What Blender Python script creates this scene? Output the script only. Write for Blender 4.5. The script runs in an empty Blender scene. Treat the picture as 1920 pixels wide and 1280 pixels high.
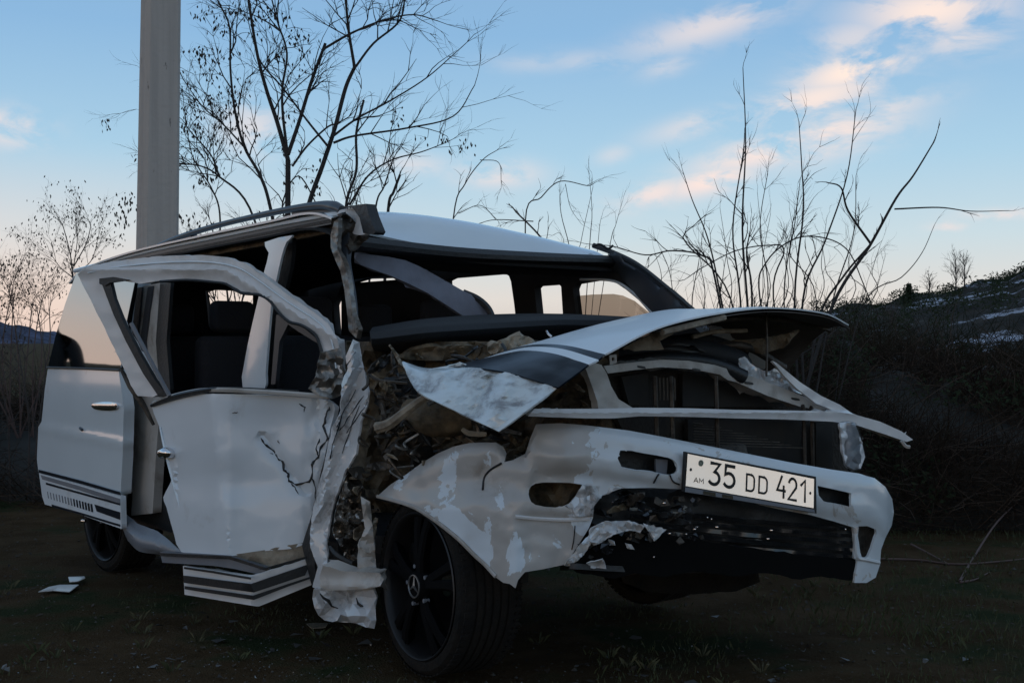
import bpy, bmesh, math, random
from mathutils import Vector, Matrix, noise
from mathutils.geometry import delaunay_2d_cdt
random.seed(7)
R = math.radians
SC = bpy.context.scene
COL = SC.collection
# ------------------------------------------------------------------ camera
F, CX, CY, H = 2216.0, 960.0, 640.0, 1.28
cam_d = bpy.data.cameras.new('camera'); cam = bpy.data.objects.new('camera', cam_d); COL.objects.link(cam)
cam_d.sensor_width = 36; cam_d.lens = F / 1920 * 36; cam_d.clip_start = 0.05; cam_d.clip_end = 6000
cam.location = (0, 0, H); cam.rotation_euler = (R(90), 0, 0); SC.camera = cam
# ------------------------------------------------------------------ world
SUN_EL, SUN_AZ = R(1.5), R(205)      # azimuth clockwise from +Y: the west, behind the camera
W = bpy.data.worlds.new('World'); SC.world = W; W.use_nodes = True
nt = W.node_tree; N = nt.nodes; L = nt.links; N.clear()
def nd(tree, t, **k):
    n = tree.nodes.new(t)
    for a, b in k.items():
        if a.startswith('i_'): n.inputs[a[2:].replace('_', ' ')].default_value = b
        else: setattr(n, a, b)
    return n
out = nd(nt, 'ShaderNodeOutputWorld'); bg = nd(nt, 'ShaderNodeBackground')
L.new(bg.outputs[0], out.inputs[0])
sky = nd(nt, 'ShaderNodeTexSky', sky_type='NISHITA', sun_disc=False, sun_elevation=SUN_EL, sun_rotation=SUN_AZ, air_density=1.0, dust_density=0.6, ozone_density=2.0)
tc = nd(nt, 'ShaderNodeTexCoord'); sep = nd(nt, 'ShaderNodeSeparateXYZ'); L.new(tc.outputs['Generated'], sep.inputs[0])
def mth(tree, op, a, b=None, c=None, clamp=False):
    n = tree.nodes.new('ShaderNodeMath'); n.operation = op; n.use_clamp = clamp
    for i, v in enumerate((a, b, c)):
        if v is None: continue
        if isinstance(v, (int, float)): n.inputs[i].default_value = v
        else: tree.links.new(v, n.inputs[i])
    return n.outputs[0]
def ramp(tree, fac, stops):
    r = tree.nodes.new('ShaderNodeValToRGB'); tree.links.new(fac, r.inputs[0]); e = r.color_ramp.elements
    while len(e) < len(stops): e.new(0.5)
    for q, (p, c) in zip(e, stops):
        q.position = p; q.color = (c[0], c[1], c[2], 1) if not isinstance(c, (int, float)) else (c, c, c, 1)
    return r.outputs[0]
def mix(tree, f, a, b, mode='MIX'):
    m = tree.nodes.new('ShaderNodeMix'); m.data_type = 'RGBA'; m.blend_type = mode
    for s, v in ((m.inputs[0], f), (m.inputs[6], a), (m.inputs[7], b)):
        if isinstance(v, (int, float)): s.default_value = v
        elif isinstance(v, tuple): s.default_value = (v[0], v[1], v[2], 1)
        else: tree.links.new(v, s)
    return m.outputs[2]
# twilight gradient by elevation, warmer towards the sunset horizon
elev = mth(nt, 'ADD', sep.outputs[2], 0.0, clamp=True)
grad = ramp(nt, elev, [(0.0, (0.62, 0.56, 0.52)), (0.035, (0.72, 0.68, 0.64)), (0.085, (0.56, 0.68, 0.74)), (0.15, (0.39, 0.60, 0.76)), (0.25, (0.25, 0.455, 0.70)), (0.45, (0.21, 0.34, 0.54)), (1.0, (0.22, 0.29, 0.36))])
azl = mth(nt, 'MULTIPLY', mth(nt, 'SUBTRACT', -0.02, sep.outputs[0]), 2.0, clamp=True)     # the left of the view is warmer
lowm = ramp(nt, elev, [(0.0, 1.0), (0.07, 0.5), (0.16, 0.0)])
grad = mix(nt, mth(nt, 'MULTIPLY', azl, lowm), grad, (0.92, 0.66, 0.54))
vn = nd(nt, 'ShaderNodeVectorMath', operation='DOT_PRODUCT'); L.new(tc.outputs['Generated'], vn.inputs[0])
vn.inputs[1].default_value = (math.sin(SUN_AZ), math.cos(SUN_AZ), 0)
glow = mth(nt, 'MULTIPLY', mth(nt, 'POWER', mth(nt, 'ADD', vn.outputs['Value'], 0.0, clamp=True), 5.0), lowm)
grad = mix(nt, glow, grad, (1.7, 1.3, 0.95))
skyb = nd(nt, 'ShaderNodeVectorMath', operation='SCALE'); skyb.inputs['Scale'].default_value = 0.10; L.new(sky.outputs[0], skyb.inputs[0])
base = mix(nt, 0.88, skyb.outputs[0], grad)
# clouds: thin pink streaks
mp = nd(nt, 'ShaderNodeMapping'); mp.inputs['Scale'].default_value = (2.0, 2.0, 4.6); mp.inputs['Rotation'].default_value = (0, R(-24), 0); mp.inputs['Location'].default_value = (0.3, 0, .2); L.new(tc.outputs['Generated'], mp.inputs[0])
cn = nd(nt, 'ShaderNodeTexNoise'); cn.inputs['Scale'].default_value = 7.0; cn.inputs['Detail'].default_value = 9; cn.inputs['Roughness'].default_value = .6; cn.inputs['Distortion'].default_value = .4; L.new(mp.outputs[0], cn.inputs[0])
def skydir(px, py): return Vector(((px - CX) / F, 1, -(py - CY) / F)).normalized()
blobs = [(1745, 20, 105, 34, .95), (1800, 75, 75, 22, .5), (1600, 70, 70, 25, .5), (1600, 132, 90, 24, 1.0), (1530, 185, 110, 24, .85), (1560, 250, 110, 30, .8), (1430, 285, 110, 22, .85), (1330, 340, 75, 17, .95), (1230, 362, 60, 16, .75), (1640, 215, 90, 18, .5), (1300, 235, 80, 16, .42), (1330, 50, 120, 22, .6), (1420, 8, 90, 16, .5), (1250, 125, 40, 14, .3),
         (20, 240, 50, 22, .7), (930, 325, 65, 18, .65), (470, 240, 55, 36, .5), (770, 310, 60, 16, .4), (660, 170, 26, 12, .4), (1150, 290, 30, 12, .3), (1775, 424, 24, 7, .6), (1880, 402, 60, 7, .6), (1000, 120, 70, 12, .2), (1100, 115, 80, 14, .25)]
cm = None
for (bx, by, rx, ry, a) in blobs:
    d = skydir(bx, by); k = math.radians(14) if bx > 1100 and bx < 1700 else 0
    ex = Vector((d.y, -d.x, 0)).normalized(); ez = ex.cross(d).normalized()
    e1 = ex * math.cos(k) + ez * math.sin(k); e2 = -ex * math.sin(k) + ez * math.cos(k)
    s = None
    for e, r_ in ((e1, rx * 1.15 / F), (e2, ry * 1.35 / F)):
        q = nd(nt, 'ShaderNodeVectorMath', operation='DOT_PRODUCT'); L.new(tc.outputs['Generated'], q.inputs[0]); q.inputs[1].default_value = e
        v = mth(nt, 'MULTIPLY', mth(nt, 'SUBTRACT', q.outputs['Value'], e.dot(d)), 1 / r_)
        v = mth(nt, 'MULTIPLY', v, v); s = v if s is None else mth(nt, 'ADD', s, v)
    g = mth(nt, 'MULTIPLY', mth(nt, 'POWER', 2.718, mth(nt, 'MULTIPLY', s, -1.0)), a)
    g = mth(nt, 'MULTIPLY', g, mth(nt, 'GREATER_THAN', sep.outputs[1], 0.0))
    cm = g if cm is None else mth(nt, 'MAXIMUM', cm, g)
elsew = mth(nt, 'MULTIPLY', ramp(nt, cn.outputs[0], [(0.55, 0.0), (0.75, 0.8)]), ramp(nt, sep.outputs[1], [(0.0, 1.0), (0.55, 0.0)]))
fine = ramp(nt, cn.outputs[0], [(0.38, 0.0), (0.53, 1.0)])
cl = mth(nt, 'MAXIMUM', mth(nt, 'MULTIPLY', cm, fine, clamp=True), elsew)
ccol = ramp(nt, elev, [(0.0, (0.90, 0.66, 0.60)), (0.12, (0.86, 0.68, 0.62)), (0.22, (0.90, 0.73, 0.63)), (0.6, (0.6, 0.55, 0.65))])
base = mix(nt, mth(nt, 'MULTIPLY', cl, 1.0), base, ccol)
L.new(base, bg.inputs[0]); bg.inputs[1].default_value = 1.18
sun_d = bpy.data.lights.new('sun', 'SUN'); sun = bpy.data.objects.new('sun', sun_d); COL.objects.link(sun)
sun_d.energy = 0.06; sun_d.angle = R(25); sun_d.color = (1.0, .72, .5)
sun.rotation_euler = Vector((math.sin(SUN_AZ), math.cos(SUN_AZ), math.tan(R(10)))).to_track_quat('Z', 'Y').to_euler()
vs = SC.view_settings; vs.view_transform = 'Standard'; vs.look = 'None'; vs.gamma = 1; vs.exposure = 0.0; vs.use_curve_mapping = False
SC.render.engine = 'CYCLES'; SC.cycles.max_bounces = 6; SC.cycles.diffuse_bounces = 2; SC.cycles.glossy_bounces = 3; SC.cycles.transparent_max_bounces = 8
SC.cycles.use_denoising = True
# ------------------------------------------------------------------ frames of reference
O2 = Vector((-.37, 4.57)); FW = Vector((.643, -.766)); WD = Vector((.766, .643))
def at(px, py, Z): return Vector(((px - CX) / F * Z, Z, H - (py - CY) / F * Z))
def veh(u, v, z): p = O2 + FW * u + WD * v; return Vector((p.x, p.y, z))
def pxof(p): return CX + F * p.x / p.y, CY - F * (p.z - H) / p.y
def side(v): return lambda px, py=0: (v + O2.dot(WD)) / (WD.x * (px - CX) / F + WD.y)
def front(u): return lambda px, py=0: (u + O2.dot(FW)) / (FW.x * (px - CX) / F + FW.y)
def lz(tab):
    tab = sorted(tab)
    def f(px, py=0):
        if px <= tab[0][0]: return tab[0][1]
        for (a, A), (b, B) in zip(tab, tab[1:]):
            if px <= b: t = (px - a) / (b - a); return 1 / ((1 - t) / A + t / B)
        return tab[-1][1]
    return f
def interp(tab, x):
    if x <= tab[0][0]: return tab[0][1]
    for (a, A), (b, B) in zip(tab, tab[1:]):
        if x <= b: return A + (B - A) * (x - a) / (b - a)
    return tab[-1][1]
def plan(pts):     # footprint polyline in the van's own frame -> distance along a sight line
    pts = [Vector(p) for p in catmull([Vector((a, b, 0)) for a, b in pts], 8)]
    t = []
    for p in pts:
        q = veh(p.x, p.y, 1); t.append((pxof(q)[0], q.y))
    o = [t[0]]
    for x in t[1:]:
        if x[0] > o[-1][0] + .5: o.append(x)
    return lz(o)
def catmull(P, n):
    P = [Vector(p) for p in P]
    if len(P) < 3: return [P[0].lerp(P[-1], i / n) for i in range(n + 1)] if len(P) == 2 else P
    Q = [P[0] * 2 - P[1]] + P + [P[-1] * 2 - P[-2]]; out = []
    for i in range(1, len(Q) - 2):
        a, b, c, d = Q[i - 1:i + 3]
        for k in range(n):
            t = k / n
            out.append(.5 * ((2 * b) + (c - a) * t + (2 * a - 5 * b + 4 * c - d) * t * t + (3 * b - a - 3 * c + d) * t ** 3))
    out.append(P[-1]); return out
def fbm(x, y, s, seed=0, oct=4): return noise.fractal(Vector((x / s + seed * 7.3, y / s - seed * 3.1, seed)), 1.0, 2.0, oct)
def ridge(x, y, s, seed=0): return 1 - abs(noise.noise(Vector((x / s + seed * 5.7, y / s + seed * 2.3, seed * 1.7)))) * 3
# ------------------------------------------------------------------ objects
def tag(o, label=None, cat=None, group=None, kind=None):
    for k, v in (('label', label), ('category', cat), ('group', group), ('kind', kind)):
        if v: o[k] = v
    return o
def empty(name, loc, label, cat, group=None):
    o = bpy.data.objects.new(name, None); COL.objects.link(o); o.location = loc; o.empty_display_size = .2
    return tag(o, label, cat, group)
def rootof(o):
    while o.parent: o = o.parent
    return o
def mesh(name, verts, faces, mat, parent=None, smooth=True, angle=35, mats=None, midx=None, world=True):
    me = bpy.data.meshes.new(name)
    off = Vector(rootof(parent).location) if (parent and world) else Vector((0, 0, 0))
    me.from_pydata([tuple(Vector(v) - off) for v in verts], [], faces)
    for m in (mats or [mat]): me.materials.append(m)
    if midx: me.polygons.foreach_set('material_index', midx)
    if smooth:
        me.polygons.foreach_set('use_smooth', [True] * len(me.polygons)); me.set_sharp_from_angle(angle=R(angle))
    me.update(); o = bpy.data.objects.new(name, me); COL.objects.link(o)
    if parent: o.parent = parent
    return o
def edgesharp(me):
    cnt = {}
    for p in me.polygons:
        for k in p.edge_keys: cnt[k] = cnt.get(k, 0) + 1
    a = me.attributes.get('sharp_edge') or me.attributes.new('sharp_edge', 'BOOLEAN', 'EDGE')
    for e in me.edges:
        if cnt.get(e.key, 0) < 2: a.data[e.index].value = True
def solid(o, t, off=1.0):
    edgesharp(o.data)
    m = o.modifiers.new('thickness', 'SOLIDIFY'); m.thickness = t; m.offset = off; return o
def inpoly(x, y, P):
    c = False; j = len(P) - 1
    for i in range(len(P)):
        xi, yi = P[i]; xj, yj = P[j]
        if (yi > y) != (yj > y) and x < (xj - xi) * (y - yi) / (yj - yi) + xi: c = not c
        j = i
    return c
def dens(P, res, jag=0):
    o = []
    for i in range(len(P)):
        a = Vector(P[i]); b = Vector(P[(i + 1) % len(P)]); n = max(1, int((b - a).length / res))
        for k in range(n):
            q = a.lerp(b, k / n)
            if k and jag: q += Vector((random.uniform(-jag, jag), random.uniform(-jag, jag)))
            o.append(q)
    return o
def rnd(P, n=4):    # smooth a closed outline
    Q = [Vector((*p, 0)) for p in P]; m = len(Q); out = []
    for i in range(m):
        a, b, c, d = Q[i - 1], Q[i], Q[(i + 1) % m], Q[(i + 2) % m]
        for k in range(n):
            t = k / n; v = .5 * ((2 * b) + (c - a) * t + (2 * a - 5 * b + 4 * c - d) * t * t + (3 * b - a - 3 * c + d) * t ** 3)
            out.append((v.x, v.y))
    return out
def sheet(name, P, Z, mat, parent, holes=(), res=14, disp=None, th=.004, jag=0, off=1.0, angle=35, smooth=True):
    """a sheet cut to an outline, lying on its own surface, meshed finely enough to be dented"""
    P = dens(P, res, jag); HS = [dens(h, res * .7, jag * .6) for h in holes]
    V = [Vector((p[0], p[1])) for p in P]; E = [(i, (i + 1) % len(P)) for i in range(len(P))]
    for h in HS:
        s = len(V); V += [Vector((q[0], q[1])) for q in h]; E += [(s + i, s + (i + 1) % len(h)) for i in range(len(h))]
    x0 = min(p[0] for p in P); x1 = max(p[0] for p in P); y0 = min(p[1] for p in P); y1 = max(p[1] for p in P)
    y = y0 + res * .5; k = 0
    Pt = [tuple(p) for p in P]; Ht = [[tuple(q) for q in h] for h in HS]
    while y < y1:
        x = x0 + res * (.5 if k % 2 else 0.0)
        while x < x1:
            q = (x + random.uniform(-.2, .2) * res, y + random.uniform(-.2, .2) * res)
            if inpoly(*q, Pt) and not any(inpoly(*q, h) for h in Ht): V.append(Vector(q))
            x += res
        y += res * .87; k += 1
    v2, e2, f2, *_ = delaunay_2d_cdt(V, E, [], 0, .01)
    vs_ = []
    for q in v2:
        d = Z(q.x, q.y) + (disp(q.x, q.y) if disp else 0); vs_.append(at(q.x, q.y, d))
    fs = []
    for f in f2:
        cx = sum(v2[i].x for i in f) / len(f); cy = sum(v2[i].y for i in f) / len(f)
        if inpoly(cx, cy, Pt) and not any(inpoly(cx, cy, h) for h in Ht):
            a, b, c = (vs_[f[0]], vs_[f[1]], vs_[f[2]]); n = (b - a).cross(c - a)
            fs.append(list(f) if n.dot(a - Vector((0, 0, H))) < 0 else list(f)[::-1])
    o = mesh(name, vs_, fs, mat, parent, smooth, angle)
    if th: solid(o, th, -1.0 * off)
    return o
def loft(name, curves, mat, parent, nu=12, nv=6, disp=None, th=.004, angle=40, raw=False, flip=False):
    C = [catmull([Vector(p) if raw else at(*p) for p in c], nu) for c in curves]
    m = min(len(c) for c in C); rows = []
    for j in range(m): rows.append(catmull([c[j] for c in C], nv))
    if disp:
        for j, r_ in enumerate(rows):
            for i, p in enumerate(r_):
                x, y = pxof(p); q = (p - Vector((0, 0, H))).normalized(); r_[i] = p + q * disp(x, y)
    w = len(rows[0]); vs_ = [p for r_ in rows for p in r_]; fs = []
    for j in range(m - 1):
        for i in range(w - 1):
            q = [j * w + i, j * w + i + 1, (j + 1) * w + i + 1, (j + 1) * w + i]; fs.append(q[::-1] if flip else q)
    o = mesh(name, vs_, fs, mat, parent, True, angle)
    if th: solid(o, th)
    return o
def tube_geo(P, rad, sides=6, V=None, Fc=None, cap=True):
    V = [] if V is None else V; Fc = [] if Fc is None else Fc
    n = len(P); rad = rad if isinstance(rad, (list, tuple)) else [rad] * n
    base = len(V); up = None
    for i, p in enumerate(P):
        t = (P[min(i + 1, n - 1)] - P[max(i - 1, 0)])
        t = t.normalized() if t.length > 1e-9 else Vector((0, 0, 1))
        if up is None: up = t.orthogonal().normalized()
        up = (up - t * up.dot(t)); up = up.normalized() if up.length > 1e-6 else t.orthogonal().normalized()
        b = t.cross(up)
        for k in range(sides):
            a = 2 * math.pi * k / sides; V.append(p + (up * math.cos(a) + b * math.sin(a)) * rad[i])
    for i in range(n - 1):
        for k in range(sides):
            a = base + i * sides + k; b_ = base + i * sides + (k + 1) % sides
            Fc.append((a, b_, b_ + sides, a + sides))
    if cap: Fc.append(tuple(base + k for k in range(sides))[::-1]); Fc.append(tuple(base + (n - 1) * sides + k for k in range(sides)))
    return V, Fc
def tube(name, pts, rad, mat, parent, sides=8, n=6, raw=False):
    P = [Vector(p) if raw else at(*p) for p in pts]
    if isinstance(rad, (list, tuple)):
        m = len(P); Q = catmull(P, n); rr = [interp([(i / (m - 1), rad[i]) for i in range(m)], k / (len(Q) - 1)) for k in range(len(Q))]
    else: Q = catmull(P, n); rr = rad
    V, Fc = tube_geo(Q, rr, sides); return mesh(name, V, Fc, mat, parent, True, 50)
def box(name, c, sx, sy, sz, mat, parent, rz=0, bev=.0, tilt=None):
    bm = bmesh.new(); bmesh.ops.create_cube(bm, size=1)
    bmesh.ops.scale(bm, vec=(sx, sy, sz), verts=bm.verts)
    if bev: bmesh.ops.bevel(bm, geom=bm.edges[:], offset=bev, segments=3, affect='EDGES', profile=.5)
    M = Matrix.Translation(c) @ Matrix.Rotation(rz, 4, 'Z')
    if tilt: M = M @ tilt
    bmesh.ops.transform(bm, matrix=M, verts=bm.verts); bm.verts.ensure_lookup_table()
    V = [v.co.copy() for v in bm.verts]; Fc = [[v.index for v in f.verts] for f in bm.faces]; bm.free()
    return mesh(name, V, Fc, mat, parent, True, 35)
# ------------------------------------------------------------------ materials
def mat(name, col, rough=.5, metal=0, coat=0, spec=.5, bump=0, bscale=40, var=0, vscale=6, col2=None):
    m = bpy.data.materials.new(name); m.use_nodes = True; t = m.node_tree; b = t.nodes['Principled BSDF']
    b.inputs['Base Color'].default_value = (*col, 1); b.inputs['Roughness'].default_value = rough; b.inputs['Metallic'].default_value = metal
    b.inputs['Coat Weight'].default_value = coat; b.inputs['Coat Roughness'].default_value = .06; b.inputs['Specular IOR Level'].default_value = spec
    c = t.nodes.new('ShaderNodeTexCoord')
    if var or col2:
        n = t.nodes.new('ShaderNodeTexNoise'); n.inputs['Scale'].default_value = vscale; n.inputs['Detail'].default_value = 8; n.inputs['Roughness'].default_value = .65
        t.links.new(c.outputs['Object'], n.inputs[0])
        c2 = col2 or tuple(x * (1 - var) for x in col)
        t.links.new(mix(t, ramp(t, n.outputs[0], [(.38, 0.0), (.62, 1.0)]), tuple(col), tuple(c2)), b.inputs['Base Color'])
    if bump:
        n = t.nodes.new('ShaderNodeTexNoise'); n.inputs['Scale'].default_value = bscale; n.inputs['Detail'].default_value = 6
        t.links.new(c.outputs['Object'], n.inputs[0]); bp = t.nodes.new('ShaderNodeBump'); bp.inputs['Strength'].default_value = bump; bp.inputs['Distance'].default_value = .02
        t.links.new(n.outputs[0], bp.inputs['Height']); t.links.new(bp.outputs[0], b.inputs['Normal'])
    return m
def paint(name, base=(.70, .73, .77), dirt=(.33, .30, .26), lo=.60, hi=.72, ds=2.2, peel=None, plo=.5, pscale=3.0, scr=.5, rough=.22, coat=.5, bump=.12, und=.15, spots=None):
    m = bpy.data.materials.new(name); m.use_nodes = True; t = m.node_tree; b = t.nodes['Principled BSDF']
    c = t.nodes.new('ShaderNodeTexCoord').outputs['Object']
    def nz(s, d=8, r_=.6, dist=0, vec=None):
        n = t.nodes.new('ShaderNodeTexNoise'); n.inputs['Scale'].default_value = s; n.inputs['Detail'].default_value = d; n.inputs['Roughness'].default_value = r_; n.inputs['Distortion'].default_value = dist
        t.links.new(vec or c, n.inputs[0]); return n.outputs[0]
    col = mix(t, ramp(t, nz(1.3, 3), [(.35, 0.0), (.65, 1.0)]), tuple(base), tuple(x * .93 for x in base))
    pm = None
    if peel:
        nn = nz(pscale, 10, .62, .6)
        if spots:
            ssum = None
            for (co, r_) in spots:
                q = t.nodes.new('ShaderNodeVectorMath'); q.operation = 'DISTANCE'; t.links.new(c, q.inputs[0]); q.inputs[1].default_value = co
                v = mth(t, 'SUBTRACT', 1.0, mth(t, 'DIVIDE', q.outputs['Value'], r_), clamp=True); ssum = v if ssum is None else mth(t, 'MAXIMUM', ssum, v)
            nn = mth(t, 'ADD', nn, mth(t, 'MULTIPLY', ssum, .22))
        pm = ramp(t, nn, [(plo, 0.0), (plo + .006, 1.0)])
        col = mix(t, pm, col, peel)
    dm = ramp(t, nz(ds, 10, .68, .3), [(lo, 0.0), (hi, 1.0)])
    col = mix(t, mth(t, 'MULTIPLY', dm, .75), col, dirt)
    # scratches: thin stretched marks
    mpn = t.nodes.new('ShaderNodeMapping'); mpn.inputs['Scale'].default_value = (3, 3, 26); mpn.inputs['Rotation'].default_value = (.3, .5, 0); t.links.new(c, mpn.inputs[0])
    sm = mth(t, 'MULTIPLY', ramp(t, nz(5, 6, .7, 1.5, mpn.outputs[0]), [(.66, 0.0), (.70, 1.0)]), ramp(t, nz(2.5, 3), [(.5, 0.0), (.6, 1.0)]))
    col = mix(t, mth(t, 'MULTIPLY', sm, scr), col, (.10, .09, .085))
    t.links.new(col, b.inputs['Base Color'])
    rr = mth(t, 'ADD', rough, mth(t, 'MULTIPLY', dm, .35))
    if pm is not None: rr = mth(t, 'ADD', rr, mth(t, 'MULTIPLY', pm, .25))
    t.links.new(rr, b.inputs['Roughness'])
    b.inputs['Coat Weight'].default_value = coat; b.inputs['Coat Roughness'].default_value = .08
    bp = t.nodes.new('ShaderNodeBump'); bp.inputs['Strength'].default_value = bump; bp.inputs['Distance'].default_value = .01
    hgt = mth(t, 'ADD', mth(t, 'MULTIPLY', nz(9, 3), und), mth(t, 'MULTIPLY', sm, -.5))
    t.links.new(hgt, bp.inputs['Height']); t.links.new(bp.outputs[0], b.inputs['Normal'])
    return m
M = {}
M['paint'] = paint('white_paint', base=(.72, .77, .80), rough=.4, coat=.1, lo=.68, hi=.8, scr=.2, bump=.04)
M['paint_clean'] = paint('white_paint_clean', base=(.70, .76, .79), lo=.62, hi=.78, scr=.3, rough=.16, coat=.7, bump=.03)
M['door'] = paint('door_paint', base=(.67, .71, .735), lo=.58, hi=.80, scr=.35, rough=.32, coat=.25, bump=.02)
M['fender'] = paint('peeled_paint', base=(.40, .385, .36), peel=(.62, .70, .75), plo=.56, pscale=2.6, dirt=(.26, .22, .17), lo=.56, hi=.70, ds=3.4, scr=.5, rough=.35, coat=.25)
M['frame'] = paint('pinkish_frame_paint', base=(.68, .665, .65), lo=.54, hi=.75, scr=.3, rough=.35, coat=.25)
M['flap'] = paint('scraped_bonnet_paint', base=(.62, .69, .71), dirt=(.13, .125, .14), lo=.50, hi=.60, ds=4.2, scr=1.0, bump=.3, und=.6)
M['support'] = paint('support_paint', base=(.46, .435, .40), dirt=(.16, .12, .08), lo=.50, hi=.7, ds=4, scr=.5, rough=.45, coat=.1)
M['crumple'] = paint('crumpled_paint', base=(.56, .57, .575), dirt=(.12, .10, .08), lo=.52, hi=.62, ds=5, scr=1.0, rough=.22, coat=.6, bump=.25, und=1)
M['dirtymetal'] = mat('dirty_metal', (.085, .07, .055), .55, .4, col2=(.03, .025, .02), vscale=9, bump=.5, bscale=30)
M['rust'] = mat('brown_debris', (.16, .115, .065), .7, .1, col2=(.045, .035, .022), vscale=11, bump=.7, bscale=26)
M['tan'] = mat('tan_debris', (.32, .27, .2), .7, 0, col2=(.13, .10, .07), vscale=9, bump=.5, bscale=26)
M['steel'] = mat('torn_steel', (.30, .29, .27), .4, .7, col2=(.08, .065, .05), vscale=8, bump=.5, bscale=20)
M['lampin'] = mat('lamp_reflector', (.62, .64, .66), .3, .1, bump=.6, bscale=12)
M['foil'] = mat('crumpled_foil', (.45, .42, .38), .25, .9, col2=(.06, .05, .04), vscale=12, bump=1, bscale=14)
M['black'] = mat('black_plastic', (.012, .013, .014), .45, bump=.15, bscale=60)
M['gloss'] = mat('gloss_black', (.008, .009, .011), .18, coat=.3)
M['navy'] = paint('navy_stripe', base=(.005, .010, .018), dirt=(.035, .035, .035), lo=.6, hi=.72, scr=.4, rough=.28, coat=.0)
M['navy'].node_tree.nodes['Principled BSDF'].inputs['Specular IOR Level'].default_value = .22
M['liner'] = mat('bonnet_underside', (.10, .085, .08), .6, 0, bump=.2, bscale=12, col2=(.05, .042, .038), vscale=3)
M['rubber'] = mat('tyre_rubber', (.009, .0085, .008), .95, spec=.2, bump=.5, bscale=60, col2=(.017, .014, .011), vscale=7)
M['rim'] = mat('black_rim', (.0035, .0035, .004), .8, spec=.08)
M['rimlip'] = mat('rim_edge', (.012, .012, .013), .45, .1)
M['chrome'] = mat('chrome', (.7, .7, .72), .12, 1)
M['trim'] = mat('grey_trim', (.16, .17, .19), .4, bump=.1)
M['trimd'] = mat('dark_trim', (.035, .04, .047), .35)
M['visor'] = mat('grey_lining', (.17, .18, .22), .8, bump=.1, var=.25, vscale=4)
M['lining'] = mat('dark_lining', (.012, .012, .012), .9)
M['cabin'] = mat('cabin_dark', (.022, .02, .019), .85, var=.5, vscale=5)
M['seat'] = mat('seat_cloth', (.02, .02, .024), .9, bump=.3, bscale=80)
M['dash'] = mat('dashboard_plastic', (.014, .016, .019), .7, bump=.1, bscale=50)
M['concrete'] = mat('pole_concrete', (.44, .39, .345), .9, bump=.35, bscale=18, var=.16, vscale=3)
M['bark'] = mat('dark_bark', (.035, .03, .028), .9, bump=.4)
M['twig'] = mat('twig', (.05, .04, .035), .9)
M['pod'] = mat('dry_leaf', (.045, .038, .03), .9)
M['palecane'] = mat('reddish_cane', (.10, .06, .05), .8)
def glass(name, tint, rough=.02, alpha=.5):
    m = bpy.data.materials.new(name); m.use_nodes = True; t = m.node_tree; t.nodes.clear()
    o = t.nodes.new('ShaderNodeOutputMaterial'); g = t.nodes.new('ShaderNodeBsdfGlossy'); g.inputs['Roughness'].default_value = rough; g.inputs['Color'].default_value = (.9, .9, .9, 1)
    tr = t.nodes.new('ShaderNodeBsdfTransparent'); tr.inputs['Color'].default_value = (*tint, 1)
    fr = t.nodes.new('ShaderNodeFresnel'); fr.inputs['IOR'].default_value = 1.55
    x = t.nodes.new('ShaderNodeMixShader'); t.links.new(fr.outputs[0], x.inputs[0]); t.links.new(tr.outputs[0], x.inputs[1]); t.links.new(g.outputs[0], x.inputs[2]); t.links.new(x.outputs[0], o.inputs[0])
    return m
def darkglass():   # factory mirror tint: a dark pane with a strong polished reflection
    m = mat('mirror_tint_glass', (.10, .12, .13), .03, 1.0); t = m.node_tree; b = t.nodes['Principled BSDF']; b.inputs['Base Color'].default_value = (.42, .47, .50, 1); return m
M['glass'] = glass('tinted_glass', (.36, .30, .25)); M['clearglass'] = glass('broken_lamp_lens', (.75, .76, .78), .08)
M['darkglass'] = darkglass()

# ================================================================== ground and terrain
def gz(x, y):
    r_ = math.hypot(x, y)
    z = -.035 * max(0, min(y, 9) - 4.5) + .018 * noise.noise(Vector((x * .8, y * .8, 0))) + .010 * noise.noise(Vector((x * 3, y * 3, 3)))
    if y > 9: z += .10 * noise.noise(Vector((x * .2, y * .2, 9)))
    for (wx, wy) in ((-.37, 4.57), (-2.6, 7.2)):
        z -= .012 * math.exp(-((x - wx) ** 2 + (y - wy) ** 2) / .12)
    return z
gm = bpy.data.materials.new('bare_soil'); gm.use_nodes = True; t = gm.node_tree; b = t.nodes['Principled BSDF']
c = t.nodes.new('ShaderNodeTexCoord').outputs['Object']
def tn(t, c, s, d=8, r_=.6):
    n = t.nodes.new('ShaderNodeTexNoise'); n.inputs['Scale'].default_value = s; n.inputs['Detail'].default_value = d; n.inputs['Roughness'].default_value = r_; t.links.new(c, n.inputs[0]); return n.outputs[0]
soil = mix(t, ramp(t, tn(t, c, 2.2), [(.4, 0.0), (.62, 1.0)]), (.055, .034, .016), (.095, .062, .034))
soil = mix(t, ramp(t, tn(t, c, 60, 3), [(.62, 0.0), (.70, 1.0)]), soil, (.10, .085, .065))
soil = mix(t, ramp(t, tn(t, c, 1.1, 6), [(.5, 0.0), (.6, 1.0)]), soil, (.030, .038, .016))
t.links.new(soil, b.inputs['Base Color']); b.inputs['Roughness'].default_value = 1.0; b.inputs['Specular IOR Level'].default_value = .05
bp = t.nodes.new('ShaderNodeBump'); bp.inputs['Strength'].default_value = .9; bp.inputs['Distance'].default_value = .03; t.links.new(mth(t, 'ADD', tn(t, c, 14, 8, .7), tn(t, c, 90, 3)), bp.inputs['Height']); t.links.new(bp.outputs[0], b.inputs['Normal'])
def gridaxis(fine0, fine1, step, far):
    a = [fine0]; x = fine0
    while x < fine1: x += step; a.append(x)
    s = step
    while a[-1] < far: s *= 1.35; a.append(a[-1] + s)
    s = step
    while a[0] > -far: s *= 1.35; a.insert(0, a[0] - s)
    return a
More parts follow.
